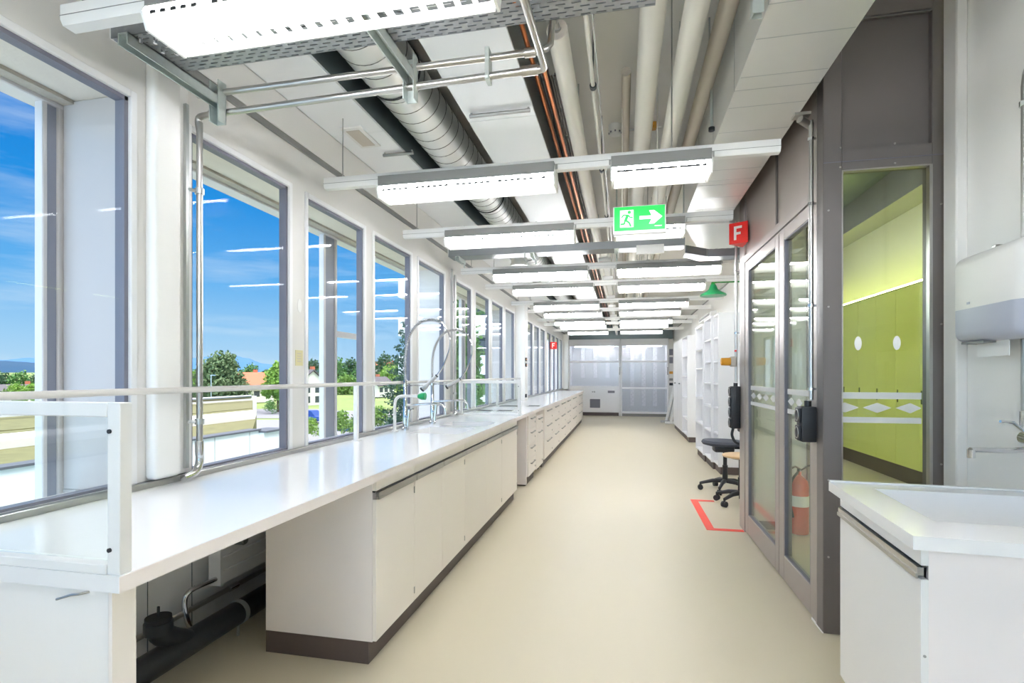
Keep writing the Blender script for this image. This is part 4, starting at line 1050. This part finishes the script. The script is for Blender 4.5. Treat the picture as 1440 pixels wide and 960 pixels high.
# ------------------------------------------------------------------ fume cupboards at the far end
def fume(x0, x1, walkin, label):
    t = thing('fume_cupboard', ((x0+x1)/2, 17.8, 0), label, 'fume cupboard', 'fume cupboards at the far end')
    y0, y1 = 17.45, 18.3
    zl = .12 if walkin else .95
    m = MB()
    m.box(x0, x0+.05, y0, y1, 0, 2.52, .004); m.box(x1-.05, x1, y0, y1, 0, 2.52, .004); m.box(x0+.05, x1-.05, y0, y1, 2.30, 2.52); m.build('housing', SHELFW, t)
    m = MB(); m.box(x0+.05, x1-.05, y1-.03, y1, zl, 2.30); m.box(x0+.05, x1-.05, y0+.1, y1, zl-.03, zl); m.build('inner_lining', LINING, t)
    m = MB(); m.box(x0+.2, x1-.2, y0+.18, y0+.24, 2.27, 2.295); m.build('hood_lamp', HFILL, t)  # lamp added under the top to brighten the dark interior
    w = x1-x0
    for k in range(3):
        xc = x0+w*(.25+.25*k)
        z0 = .3 if walkin else 1.25
        m = MB(); m.box(xc-.06, xc+.06, y1-.16, y1-.03, z0, 2.28, .004); b = m.build('baffle_column', SHELFW, t)
        m = MB()
        for q in range(int((2.2-z0)/.14)):
            m.cyl((xc-.025, y1-.163, z0+.1+q*.14), (xc-.025, y1-.16, z0+.1+q*.14), .012, 8); m.cyl((xc+.03, y1-.163, z0+.16+q*.14), (xc+.03, y1-.16, z0+.16+q*.14), .012, 8)
        m.build('hole', GASK, b)
    m = MB()
    for z in ((1.78, .92) if walkin else (1.78,)): m.box(x0+.05, x1-.05, y0-.005, y0+.025, z-.03, z+.03, .003)
    m.box(x0+.05, x1-.05, y0-.02, y0+.03, zl-.03, zl+.03, .004); m.build('sash_bar', SHELFW, t)
    m = MB(); m.box(x0+.05, x1-.05, y0+.006, y0+.012, zl+.03, 2.30); m.build('sash_pane', HOODG, t)
    m = MB(); m.box(x1-.035, x1-.015, y0-.012, y0, 1.35, 1.6, .003); m.build('control_strip', BLACK, t)
    if walkin:
        m = MB(); m.box(x0+.05, x1-.05, y0+.02, y1, 0, .09); m.build('threshold', HOUS, t)
    else:
        m = MB(); m.box(x0+.05, x1-.05, y0-.02, y0+.2, .66, .92, .003); p = m.build('service_panel', SHELFW, t)
        m = MB(); m.box(x1-.40, x1-.18, y0-.023, y0-.02, .755, .83); m.build('display', GASK, p)
        m = MB(); m.cyl((x0+.86, y0-.035, .79), (x0+.86, y0-.02, .79), .03, 12); m.cyl((x0+.80, y0-.035, .79), (x0+.80, y0-.02, .79), .025, 12); m.build('control_knob', HANDLE, p)
        m = MB(); m.box(x0+.1, x1-.05, y0+.04, y1, .11, .66); m.build('base_body', SHELFW, t)
        m = MB(); m.box(x0+.1, x1-.05, y0+.07, y1, 0, .11); m.build('plinth', PLINTH, t)
        for k, (a, b) in enumerate(((x0+.62, x1-.57), (x1-.56, x1-.06))):
            m = MB(); m.box(a, b, y0+.02, y0+.04, .12, .65, .002); d = m.build('door', SHELFW, t)
            if k == 0:
                m = MB(); m.box(a+.09, b-.08, y0+.015, y0+.02, .26, .55); m.build('oven_window', GASK, d)
fume(-1.78, -.085, False, 'white fume cupboard with base unit and small dark window at the far end, left')
fume(-.075, 1.43, True, 'white walk in fume cupboard with three hole columns and sashes to the floor')
t = thing('service_column', (1.51, 17.6, 0), 'narrow service column with grey boxes right of the fume cupboards', 'service column')
m = MB(); m.box(1.44, 1.585, 17.5, 18.3, 0, 2.5, .004); m.build('column', WALLP, t)
for z, mm in ((2.08, GASK), (1.82, GASK), (1.42, AMBER), (1.2, HOUS), (1.05, BLACK)):
    m = MB(); m.box(1.46, 1.57, 17.47, 17.5, z-.1 if mm is GASK else z-.04, z+.1 if mm is GASK else z+.04, .004); m.build('service_box', mm, t)
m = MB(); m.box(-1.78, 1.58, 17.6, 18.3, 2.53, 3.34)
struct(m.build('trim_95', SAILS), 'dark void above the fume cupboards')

# small marks on the window pillars
m = MB(); m.prism([(2.73+.02*math.cos(a), 1.75+.04*math.sin(a)) for a in [2*PI*k/24 for k in range(24)]], W+.0205-.02, W+.003, 'X')
tag(m.build('oval_sticker', RAILW), 'small white oval sticker on the mullion between second and third windows', 'sticker')
m = MB(); m.box(W+.0005, W+.003, 2.69, 2.76, 1.40, 1.49)
o = m.build('paper_note', mat('note_yellow', (214, 206, 160), .7))
m = MB()
for z in (1.47, 1.455, 1.44, 1.425): m.box(W+.003, W+.0035, 2.705, 2.745, z-.002, z+.003)
m.build('faint_print', GREYI, o); tag(o, 'small yellowish note stuck on the mullion below the oval sticker', 'note')
t = thing('striped_tag', (W+.18, 9.1, 1.3), 'black and yellow striped tags on the far proud pillar', 'tag')
for k, z in enumerate((1.62, 1.52, .98)):
    m = MB(); m.box(W+.17, W+.19, 9.02, 9.12, z-.03, z+.03, .002); b = m.build('plate', BLACK, t)
    if k < 2:
        m = MB(); m.box(W+.1905, W+.191, 9.02, 9.12, z-.008, z+.008); m.build('stripe', AMBER, b)

# ------------------------------------------------------------------ the view outside
CAM_H, FPX, VX, HY = 1.346, 735., 876., 527.
PSI = math.atan((VX-720)/FPX)
def ext(u, d):
    """point d metres out in the direction that the photograph shows at column u"""
    l = (u-720)/FPX
    return (d*(math.cos(PSI)*l-math.sin(PSI)), d*(math.cos(PSI)+math.sin(PSI)*l))
def hz(v, d): return CAM_H+(HY-v)*d/FPX
GRASS = mat('meadow_grass', (130, 146, 82), .9, var=(.12, .25))
ROAD = mat('asphalt', (140, 138, 142), .85, var=(.8, .05))
MOSS = mat('roof_moss', (116, 112, 74), .95, var=(3.5, .45), bump=(12, .5))
PARA = mat('white_roof_parapet', (236, 236, 236), .6)
COPE = mat('dark_coping', (92, 92, 98), .5)
CONC = mat('sunlit_concrete', (238, 234, 228), .8, var=(.6, .03))
RTILE = mat('red_roof_tiles', (206, 116, 84), .8, var=(3, .12))
HWALL = mat('house_render', (238, 232, 222), .8)
DROOF = mat('dark_roof_tiles', (96, 90, 92), .8, var=(3, .12))
BARK = mat('bark', (104, 84, 66), .9, bump=(18, .5))
LEAFS = {k: mat('leaves_'+k, c, .7, var=(.7, .3)) for k, c in
         dict(olive=(104, 124, 80), bright=(132, 166, 68), mid=(94, 134, 68), dark=(66, 98, 64), pine=(52, 86, 66), hedge=(126, 158, 74), blueish=(68, 108, 100)).items()}
BLUEM = mat('blue_tarpaulin', (28, 68, 140), .5)
HILL = mat('far_forest', (22, 66, 96), .95, var=(.004, .15))  # blue distance haze is mixed into the forest base colour
MOUNT = mat('far_mountain', (62, 108, 152), .95)  # base colour carries the pale blue of aerial haze
BALC = mat('apartment_white', (240, 240, 240), .7)
WINDK = mat('apartment_window', (74, 80, 84), .2)

def gz(d):
    return -4.0+max(0., d-80.)*.022
bm = MB(); rings = []
ds = [4, 12, 25, 40, 60, 80, 110, 150, 220, 320, 480, 800, 1600]
us = [-1500, -1100, -800, -500, -250, 0, 150, 300, 430, 520, 600, 660, 710, 750, 790]
for d in ds: rings.append([bm.bm.verts.new((*ext(u, d), gz(min(d, 420)) if d < 500 else 2.)) for u in us])
for a, b in zip(rings, rings[1:]):
    for k in range(len(us)-1): bm.bm.faces.new((a[k], a[k+1], b[k+1], b[k]))
g = bm.build('ground_outside', GRASS); struct(g, 'green meadow outside the windows')
# road and yard
m = MB()
def strip(m, pts, z):
    m.poly([(*ext(u, d), z) for u, d in pts])
strip(m, [(250, 62), (420, 62), (470, 78), (660, 74), (660, 55), (560, 50), (440, 30), (380, 22), (250, 22)], -3.97)
strip(m, [(-200, 66), (280, 64), (420, 64), (470, 80), (470, 86), (360, 88), (-200, 88)], -3.96)
struct(m.build('road', ROAD, fixn=False), 'grey road and yard beyond the roof')
def flat_roof(x0, x1, y0, y1, z, label, nm):
    m = MB(); m.box(x0, x1, y0, y1, -4, z); m.build(nm, MOSS)
t = thing('roof_terrace', (-12, 1, -4), 'mossy flat roof of the lower wing with white parapets outside the windows', 'roof')
XA = -8.0; YE = 10.3
m = MB(); m.prism([(XA-.2, -14), (XA-.2, YE), (-10.9, 13.9), (-12.2, 15.6), (-14.5, 18.3), (-14.5, -14)], -4, 0, 'Z'); m.build('moss_roof', MOSS, t)
m = MB(); m.box(XA-.2, XA, -14, YE+.02, -4, .10); m.build('front_parapet', PARA, t)
m = MB()
for k in range(24): m.box(XA-.001, XA+.001, -13+k*1.0, -12.985+k*1.0, -3.9, .1)
for z in (-.9, -1.9): m.box(XA-.001, XA+.001, -14, YE, z, z+.012)
m.build('tile_joint', HOUS, t)
m = MB(); m.box(XA-.26, XA+.05, -14, YE+.02, .10, .135); m.build('coping', COPE, t)
m = MB(); m.box(XA-.3, XA+.12, YE+.02, YE+.7, -4, .05); m.build('corner_pier', PARA, t)
m = MB(); m.box(XA-.35, XA+.2, YE+.0, YE+.75, .05, .09); m.build('pier_coping', COPE, t)
m = MB(); m.prism([(-12.2, -14), (-11.0, -14), (-11.0, 14.0), (-12.2, 15.6)], 0, .16, 'Z'); m.build('concrete_kerb', CONC, t)
m = MB(); m.prism([(-19, -16), (-14.5, -16), (-14.5, 18.3), (-19, 24)], -4, .02, 'Z'); m.build('far_moss_roof', MOSS, t)
m = MB(); m.box(-19.3, -19, -16, 24.3, -4, .24); m.build('far_parapet', PARA, t)
m = MB(); m.tube([(-18.2, -16, .26), (-18.2, 22.8, .26)], .10, 10); m.build('guard_pipe', HANDLE, t)
t = thing('weather_sensor', (*ext(20, 17.5), .02), 'small dark blue solar sensor standing on the mossy roof', 'sensor')
x, y = ext(20, 17.5)
m = MB(); m.prism([(y-.28, .05), (y+.28, .05), (y+.30, .10), (y+.02, .44), (y-.30, .48)], x-.02, x+.02, 'X'); m.build('panel', BLUEM, t)
m = MB(); m.box(x-.25, x+.25, y-.3, y+.3, .02, .06); m.build('foot', COPE, t)

# leaves are small cards scattered over clumps
rng = np.random.default_rng(5)
def leaves(blobs, n, size, flat=0.):
    tot = sum(b[3]*b[4]*b[5] for b in blobs)**1.0
    V = []
    for b in blobs:
        k = int(n*(b[3]*b[4]*b[5])/tot)+20
        d = rng.normal(size=(k, 3)); d /= np.linalg.norm(d, axis=1)[:, None]
        rr = rng.uniform(.55, 1.05, size=(k, 1))
        wob = 1+.16*np.sin(d[:, :1]*7+b[0])*np.cos(d[:, 1:2]*6+b[1])
        p = np.array(b[:3])+d*rr*wob*np.array(b[3:6])
        a = rng.normal(size=(k, 3)); a /= np.linalg.norm(a, axis=1)[:, None]
        c = np.cross(a, rng.normal(size=(k, 3))); c /= np.linalg.norm(c, axis=1)[:, None]
        s = size*rng.uniform(.6, 1.3, size=(k, 1))
        V.append(np.stack([p-a*s, p-c*s*.6, p+a*s, p+c*s*.6], axis=1))
    V = np.concatenate(V).reshape(-1, 3)
    return V
def crown_mesh(name, V, M_, parent):
    me = bpy.data.meshes.new(name); n = len(V)//4
    V = V-np.array(wloc(parent))
    me.from_pydata(V.tolist(), [], np.arange(n*4).reshape(n, 4).tolist()); me.materials.append(M_)
    o = bpy.data.objects.new(name, me); C.objects.link(o); o.parent = parent; return o
def tree(u, d, vtop, vbase, wpx, kind, label, n=1500, trunk=True, group='trees outside the windows', lobes=9, low=.25, cat='tree', nm='broadleaf_tree', size=None):
    x, y = ext(u, d); z0 = hz(vbase, d); z1 = hz(vtop, d); w = wpx*d/FPX/2; H = z1-z0
    t = thing(nm, (x, y, z0), label, cat, group)
    bl = []
    for k in range(lobes):
        a = 2*PI*k/lobes*2.4; f = k/(lobes-1)
        zz = z0+H*(low+(1-low)*(.18+.66*f)); r = w*(.62-.25*abs(f-.35))
        off = w*.48*(1-f*.75)
        bl.append((x+off*math.cos(a), y+off*math.sin(a), zz, r, r, H*(1-low)*.24))
    bl.append((x, y, z1-H*.16, w*.42, w*.42, H*.16))
    crown_mesh('crown', leaves(bl, n, size or w*.085), LEAFS[kind], t)
    if trunk:
        m = MB(); m.tube([(x, y, z0-.3), (x+.03, y, z0+H*.35), (x, y+.05, z0+H*.75)], w*.08, 8, radii=[w*.09, w*.06, w*.03])
        for k in range(4):
            a = k*1.7; m.tube([(x, y, z0+H*(.3+.1*k)), (x+w*.4*math.cos(a), y+w*.4*math.sin(a), z0+H*(.5+.1*k))], w*.03, 6)
        m.build('trunk', BARK, t)
    return t
tree(309, 76, 499, 582, 84, 'olive', 'large grey green tree in front of the red roofed house', 12000, lobes=14, low=.04, size=.26)
tree(292, 80, 512, 579, 40, 'olive', 'smaller grey green tree left of the large one in front of the red roof', 4500, low=.06, size=.24)
tree(391, 74, 511, 576, 46, 'bright', 'bright green round tree at the roadside in the second window', 6000, low=.16, size=.22)
tree(374, 116, 520, 562, 34, 'dark', 'dark green tree between the red roof and the bright roadside tree', 1800)
tree(352, 110, 513, 560, 40, 'mid', 'green tree rising behind the red roof', 1600)
tree(274, 120, 520, 560, 30, 'bright', 'pale green tree at the left edge of the second window', 1200)
tree(415, 150, 508, 548, 40, 'mid', 'green tree behind the second window mullion', 1200)
for k, u in enumerate((382, 400)):
    tree(u-2, 71, 562, 580, 22-6*k, 'mid', ['round green bush on the verge by the road', 'smaller bush right of the round verge bush'][k], 700, trunk=False, low=0., cat='bush', nm='bush', group='bushes on the verge')
for k, (u, d, vt, vb, w, kd) in enumerate(((470, 150, 503, 545, 44, 'mid'), (492, 160, 506, 545, 44, 'dark'), (512, 150, 502, 545, 44, 'mid'), (540, 150, 500, 545, 44, 'dark'), (438, 170, 507, 540, 40, 'dark'), (560, 160, 506, 545, 40, 'mid'))):
    tree(u, d, vt, vb, w, kd, '%s tree of the distant wood above the meadow, counted from the window side' % ORD[k], 1500, lobes=8, low=.0, group='trees of the distant wood')
for k, (u, vt, w) in enumerate(((486, 528, 40), (512, 526, 42), (545, 516, 44), (470, 532, 30))):
    tree(u, 120, vt, 556, w, 'bright' if k == 2 else 'hedge', ['pale bushy tree at the edge of the meadow', 'bushy tree next to the pale one at the meadow edge', 'yellow green round tree left of the spruce', 'low bush beside the white gabled house'][k], 1300, lobes=7, low=0., group='bushy trees at the meadow edge')
for k, (u, vt, w, kd) in enumerate(((4, 526, 42, 'dark'), (28, 524, 42, 'mid'), (54, 525, 40, 'dark'), (-22, 525, 46, 'mid'), (80, 525, 40, 'mid'))):
    tree(u, 120, vt, 566, w, kd, '%s dark tree of the row beyond the roof in the nearest window' % ORD[k], 1500, lobes=8, low=0., group='row of trees beyond the roof')
for k, (u, w) in enumerate(((22, 36), (48, 40), (70, 36))):
    tree(u, 70, 540-k, 566, w, 'bright', '%s bright shrub in front of the tree row in the nearest window' % ORD[k], 1300, lobes=7, low=0., trunk=False, cat='shrub', nm='shrub', group='bright shrubs beyond the roof')
# low planting beside the yard
for k, (u, d, vt, vb, w, kd) in enumerate(((437, 40, 588, 612, 30, 'bright'), (478, 42, 578, 608, 46, 'hedge'), (505, 44, 580, 612, 40, 'mid'), (530, 46, 572, 600, 50, 'hedge'), (556, 40, 585, 615, 46, 'blueish'))):
    tree(u, d, vt, vb, w, kd, ['bright shrub by the yard below the white house', 'wide shrub behind the blue tarpaulin', 'green shrub right of the tarpaulin', 'pale shrub at the foot of the meadow', 'bluish shrub under the spruce'][k], 1000, lobes=7, low=0., trunk=False, cat='shrub', nm='shrub', group='shrubs beside the yard')
# conifer
x, y = ext(575, 32); z0, z1 = -4.0, hz(436, 32)
t = thing('spruce', (x, y, z0), 'dark spruce with ragged hanging branches in the fourth window', 'tree')
bl = []; random.seed(11)
for k in range(46):
    f = k/45; r = 1.9*(1-f)**.8+.18; a = k*2.4
    bl.append((x+r*.5*math.cos(a), y+r*.5*math.sin(a), z0+1.2+(z1-z0-1.3)*f-.1*r, r*.62, r*.62, .16+.1*random.random()))
crown_mesh('foliage', leaves(bl, 9000, .085), LEAFS['pine'], t)
m = MB(); m.tube([(x, y, z0), (x, y, z1)], .14, 8, radii=[.2, .04]); m.build('trunk', BARK, t)
# trees seen through the sixth window
tree(648, 22, 395, 600, 70, 'mid', 'tall leafy tree close outside the sixth window', 6500, lobes=12, low=.05, size=.12)
tree(632, 25, 470, 640, 60, 'bright', 'lower leafy tree beside the tall one outside the sixth window', 3500, low=.05, size=.12)
# houses
def house(u, d, w, dep, zb, ze, zr, roof, wall, label, rot=0., win=True):
    x, y = ext(u, d)
    t = bpy.data.objects.new('house', None); C.objects.link(t)
    m = MB(); m.box(-w/2, w/2, -dep/2, dep/2, 0, ze-zb); m.prism([(-dep/2, ze-zb), (dep/2, ze-zb), (0, zr-zb-.15)], -w/2, w/2, 'X'); m.build('walls', wall, t)
    m = MB(); o = .4
    for s in (-1, 1): m.prism([(s*(dep/2+o), ze-zb-.25), (s*(dep/2+o), ze-zb-.05), (0, zr-zb+.1), (0, zr-zb-.12)], -w/2-o, w/2+o, 'X')
    m.build('roof', roof, t)
    if win:
        for s in (-1, 1):
            for yy in (-dep*.2, dep*.2):
                for zz in ((ze-zb)*.25, (ze-zb)*.68):
                    m = MB(); m.box(s*(w/2-.02), s*(w/2+.02), yy-.5, yy+.5, zz-.55, zz+.55); m.build('window', WINDK, t)
        for k in range(3):
            m = MB(); m.box(-w*.3+k*w*.3-.5, -w*.3+k*w*.3+.5, -dep/2-.02, -dep/2+.02, (ze-zb)*.4, (ze-zb)*.8); m.build('window', WINDK, t)
    m = MB(); m.box(w*.2, w*.2+.6, .6, 1.2, ze-zb, zr-zb+.6); m.build('chimney', RTILE, t)
    t.location = (x, y, zb); t.rotation_euler = (0, 0, rot)
    return tag(t, label, 'house', 'houses in the valley')
house(350, 96, 6, 7, -3.6, hz(545, 96), hz(524, 96), RTILE, HWALL, 'house with broad red tiled roof behind the large tree', R(60))
house(426, 90, 5.2, 5, -3.8, hz(537, 90), hz(520, 90), DROOF, HWALL, 'white house with dark gabled roof and small windows', R(-20))
house(272, 100, 8, 7, -3.8, hz(556, 100), hz(548, 100), DROOF, HWALL, 'low house with dark roof at the left edge of the second window', R(20))
house(530, 110, 5, 5, -3.2, hz(541, 110), hz(530, 110), DROOF, HWALL, 'grey roofed house half hidden behind the spruce', R(75))
house(545, 190, 9, 8, -1.5, hz(515, 190), hz(509, 190), RTILE, HWALL, 'small distant house above the meadow', R(40), False)
house(8, 90, 14, 8, -4, hz(548, 90), hz(541, 90), DROOF, HWALL, 'low white building left of the shrubs in the nearest window', R(70), False)
x, y = ext(492, 50)
m = MB(); m.box(x-1.6, x+1.6, y-.5, y+.5, -4+.0, hz(594, 50), .06)
for k in range(4): m.box(x-1.5+k*.8, x-1.44+k*.8, y-.53, y+.53, -4, hz(594, 50)+.03)
tag(m.build('covered_stack', BLUEM), 'low stack under a dark blue tarpaulin by the yard', 'tarpaulin')
x, y = ext(434, 58)
t = thing('car', (x, y, -4), 'small blue car parked on the road below the white house', 'car')
m = MB(); m.box(-1.9, 1.9, -.8, .8, .3, .85, .12, 2); m.prism([(-1.3, .85), (1.2, .85), (.7, 1.42), (-.9, 1.42)], -.7, .7); bd = m
bmesh.ops.translate(bd.bm, vec=(x, y, -4), verts=bd.bm.verts); bd.build('body', BLUEM, t)
for dx in (-1.2, 1.2):
    for dy in (-.75, .75):
        m = MB(); m.cyl((x+dx, y+dy-.1, -3.68), (x+dx, y+dy+.1, -3.68), .32, 16); m.build('wheel', RUBBER, t)
x, y = ext(297, 50)
m = MB(); m.cyl((x, y, -4), (x, y, hz(528, 50)), .05, 8); m.box(x-.05, x+.5, y-.06, y+.06, hz(528, 50), hz(528, 50)+.08)
tag(m.build('street_lamp', HANDLE), 'slim grey street lamp post in front of the large tree', 'street lamp')
# apartment block seen through the seventh window
x, y = ext(680, 32)
t = thing('apartment_block', (x, y, -4), 'white apartment block with planted balconies outside the seventh window', 'building')
m = MB(); m.box(x-5.5, x+1.6, y+2.4, y+7.5, -4, 9); m.build('walls', BALC, t)
m = MB(); m.box(x-5.5, x+1.6, y+2.3, y+2.4, -4, 8.6)
m.build('window', WINDK, t)
for k in range(5):
    z = -3.4+k*2.45
    m = MB(); m.box(x-5.6, x+1.7, y, y+2.4, z-.14, z); m.box(x-5.6, x+1.7, y, y+.12, z, z+1.05); b = m.build('balcony', BALC, t)
    V = leaves([(x-4.6+q*1.1, y+.35, z+1.15, .5, .25, .25) for q in range(6)], 700, .07)
    crown_mesh('planting', V, LEAFS['mid' if k % 2 else 'hedge'], b)
x2, y2 = ext(716, 40)
t = thing('office_block', (x2, y2, -4), 'grey white building with rows of windows behind the far windows', 'building')
m = MB(); m.box(x2-2.2, x2+3.2, y2, y2+26, -4, 12); m.build('walls', BALC, t)
for k in range(5):
    for q in range(3):
        m = MB(); m.box(x2-1.8+q*1.7, x2-.6+q*1.7, y2-.04, y2+.02, -3+k*2.9, -1.4+k*2.9); m.build('window', WINDK, t)
# far ridges
def ridge(D, prof, M_, nm, label, depth):
    m = MB()
    pts = []
    for i in range(len(prof)-1):
        (u0, v0), (u1, v1) = prof[i], prof[i+1]
        for q in range(8):
            f = q/8; f2 = f*f*(3-2*f); pts.append((u0+(u1-u0)*f, v0+(v1-v0)*f2+.5*math.sin(i*5+q*1.9)*.5))
    pts.append(prof[-1])
    A = [m.bm.verts.new((*ext(u, D), -20)) for u, v in pts]
    B = [m.bm.verts.new((*ext(u, D*1.06), hz(v, D)*.55)) for u, v in pts]
    T = [m.bm.verts.new((*ext(u, D+depth), hz(v, D+depth))) for u, v in pts]
    Z = [m.bm.verts.new((*ext(u, D+2*depth), -20)) for u, v in pts]
    for k in range(len(pts)-1):
        for P, Q in ((A, B), (B, T), (T, Z)): m.bm.faces.new((P[k], P[k+1], Q[k+1], Q[k]))
    struct(m.build(nm, M_), label)
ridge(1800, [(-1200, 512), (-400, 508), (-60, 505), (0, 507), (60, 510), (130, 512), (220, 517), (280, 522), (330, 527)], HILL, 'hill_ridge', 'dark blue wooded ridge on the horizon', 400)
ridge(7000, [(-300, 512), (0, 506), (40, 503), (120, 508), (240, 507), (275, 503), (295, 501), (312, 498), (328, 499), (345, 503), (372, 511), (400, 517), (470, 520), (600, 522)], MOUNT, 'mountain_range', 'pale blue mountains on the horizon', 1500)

# ------------------------------------------------------------------ sky, sun, camera
w = bpy.data.worlds.new('sky'); bpy.context.scene.world = w; w.use_nodes = True
nt = w.node_tree; bg = nt.nodes['Background']
tc = nt.nodes.new('ShaderNodeTexCoord'); sp = nt.nodes.new('ShaderNodeSeparateXYZ'); nt.links.new(tc.outputs['Generated'], sp.inputs[0])
rp = nt.nodes.new('ShaderNodeValToRGB'); nt.links.new(sp.outputs['Z'], rp.inputs[0])
e = rp.color_ramp.elements
def st(p, c):
    el = e.new(p); el.color = (*s255(*c), 1)
e[0].position = 0.; e[0].color = (*s255(186, 220, 246), 1)
e[1].position = 1.; e[1].color = (*s255(0, 84, 190), 1)
st(.06, (160, 208, 245)); st(.16, (100, 178, 240)); st(.28, (40, 146, 228)); st(.42, (2, 120, 214))
# thin streaky clouds
mp = nt.nodes.new('ShaderNodeMapping'); mp.inputs['Scale'].default_value = (2.2, 2.2, 16); mp.inputs['Rotation'].default_value = (.12, .05, 0)
nz = nt.nodes.new('ShaderNodeTexNoise'); nz.inputs['Scale'].default_value = 1.5; nz.inputs['Detail'].default_value = 7; nz.inputs['Roughness'].default_value = .6
nt.links.new(tc.outputs['Generated'], mp.inputs[0]); nt.links.new(mp.outputs[0], nz.inputs['Vector'])
cr_ = nt.nodes.new('ShaderNodeMapRange'); cr_.inputs[1].default_value = .5; cr_.inputs[2].default_value = .8; cr_.inputs[3].default_value = 0; cr_.inputs[4].default_value = .5
nt.links.new(nz.outputs['Fac'], cr_.inputs[0])
mx = nt.nodes.new('ShaderNodeMix'); mx.data_type = 'RGBA'; nt.links.new(cr_.outputs[0], mx.inputs[0]); nt.links.new(rp.outputs[0], mx.inputs[6]); mx.inputs[7].default_value = (.75, .87, .97, 1)
nt.links.new(mx.outputs[2], bg.inputs[0]); 
# bright white cloud added overhead, out of view, for more daylight
mr = nt.nodes.new('ShaderNodeMapRange'); mr.interpolation_type = 'SMOOTHSTEP'
for i, v in enumerate((.46, .66, .555, 2.75)): mr.inputs[i+1].default_value = v
nt.links.new(sp.outputs['Z'], mr.inputs[0])
# the unseen sky behind the camera is boosted too, as fill light
ny = nt.nodes.new('ShaderNodeMath'); ny.operation = 'MULTIPLY'; ny.inputs[1].default_value = -1; nt.links.new(sp.outputs['Y'], ny.inputs[0])
mr3 = nt.nodes.new('ShaderNodeMapRange'); mr3.interpolation_type = 'SMOOTHSTEP'
for i, v in enumerate((.5, .85, .0, 3.2)): mr3.inputs[i+1].default_value = v
nt.links.new(ny.outputs[0], mr3.inputs[0])
mxs = nt.nodes.new('ShaderNodeMath'); mxs.operation = 'MAXIMUM'; 
low = nt.nodes.new('ShaderNodeMapRange')
for i, v in enumerate((.1, .5, 1., 0.)): low.inputs[i+1].default_value = v
nt.links.new(sp.outputs['Z'], low.inputs[0])
ml = nt.nodes.new('ShaderNodeMath'); ml.operation = 'MULTIPLY'; nt.links.new(mr3.outputs[0], ml.inputs[0]); nt.links.new(low.outputs[0], ml.inputs[1])
nt.links.new(mr.outputs[0], mxs.inputs[0]); nt.links.new(ml.outputs[0], mxs.inputs[1]); nt.links.new(mxs.outputs[0], bg.inputs[1])
mr2 = nt.nodes.new('ShaderNodeMapRange'); mr2.interpolation_type = 'SMOOTHSTEP'
for i, v in enumerate((.42, .6, 0., .92)): mr2.inputs[i+1].default_value = v
nt.links.new(sp.outputs['Z'], mr2.inputs[0])
mx2 = nt.nodes.new('ShaderNodeMix'); mx2.data_type = 'RGBA'; nt.links.new(mr2.outputs[0], mx2.inputs[0]); nt.links.new(mx.outputs[2], mx2.inputs[6]); mx2.inputs[7].default_value = (.94, .94, .95, 1)
nt.links.new(mx2.outputs[2], bg.inputs[0])

sun = bpy.data.lights.new('sun', 'SUN'); sun.energy = .7; sun.angle = R(.6); sun.color = (1, .95, .86)
so = bpy.data.objects.new('sun', sun); C.objects.link(so)
so.rotation_euler = Vector((-.62, .28, -1.0)).to_track_quat('-Z', 'Y').to_euler()

cam = bpy.data.cameras.new('camera'); cam.sensor_width = 36; cam.lens = FPX/1440*36; cam.shift_y = (HY-480)/1440
cam.clip_start = .05; cam.clip_end = 20000
co = bpy.data.objects.new('camera', cam); C.objects.link(co)
co.location = (0, 0, CAM_H); co.rotation_euler = (R(90), 0, PSI)
sc = bpy.context.scene; sc.camera = co
sc.view_settings.view_transform = 'Standard'; sc.view_settings.look = 'None'; sc.view_settings.gamma = 1; sc.view_settings.exposure = .92
sc.view_settings.use_curve_mapping = False
sc.cycles.transparent_max_bounces = 32; sc.cycles.max_bounces = 14; sc.cycles.diffuse_bounces = 10; sc.cycles.glossy_bounces = 5
sc.cycles.use_denoising = True; sc.cycles.sample_clamp_indirect = 6; sc.cycles.caustics_reflective = False; sc.cycles.caustics_refractive = False
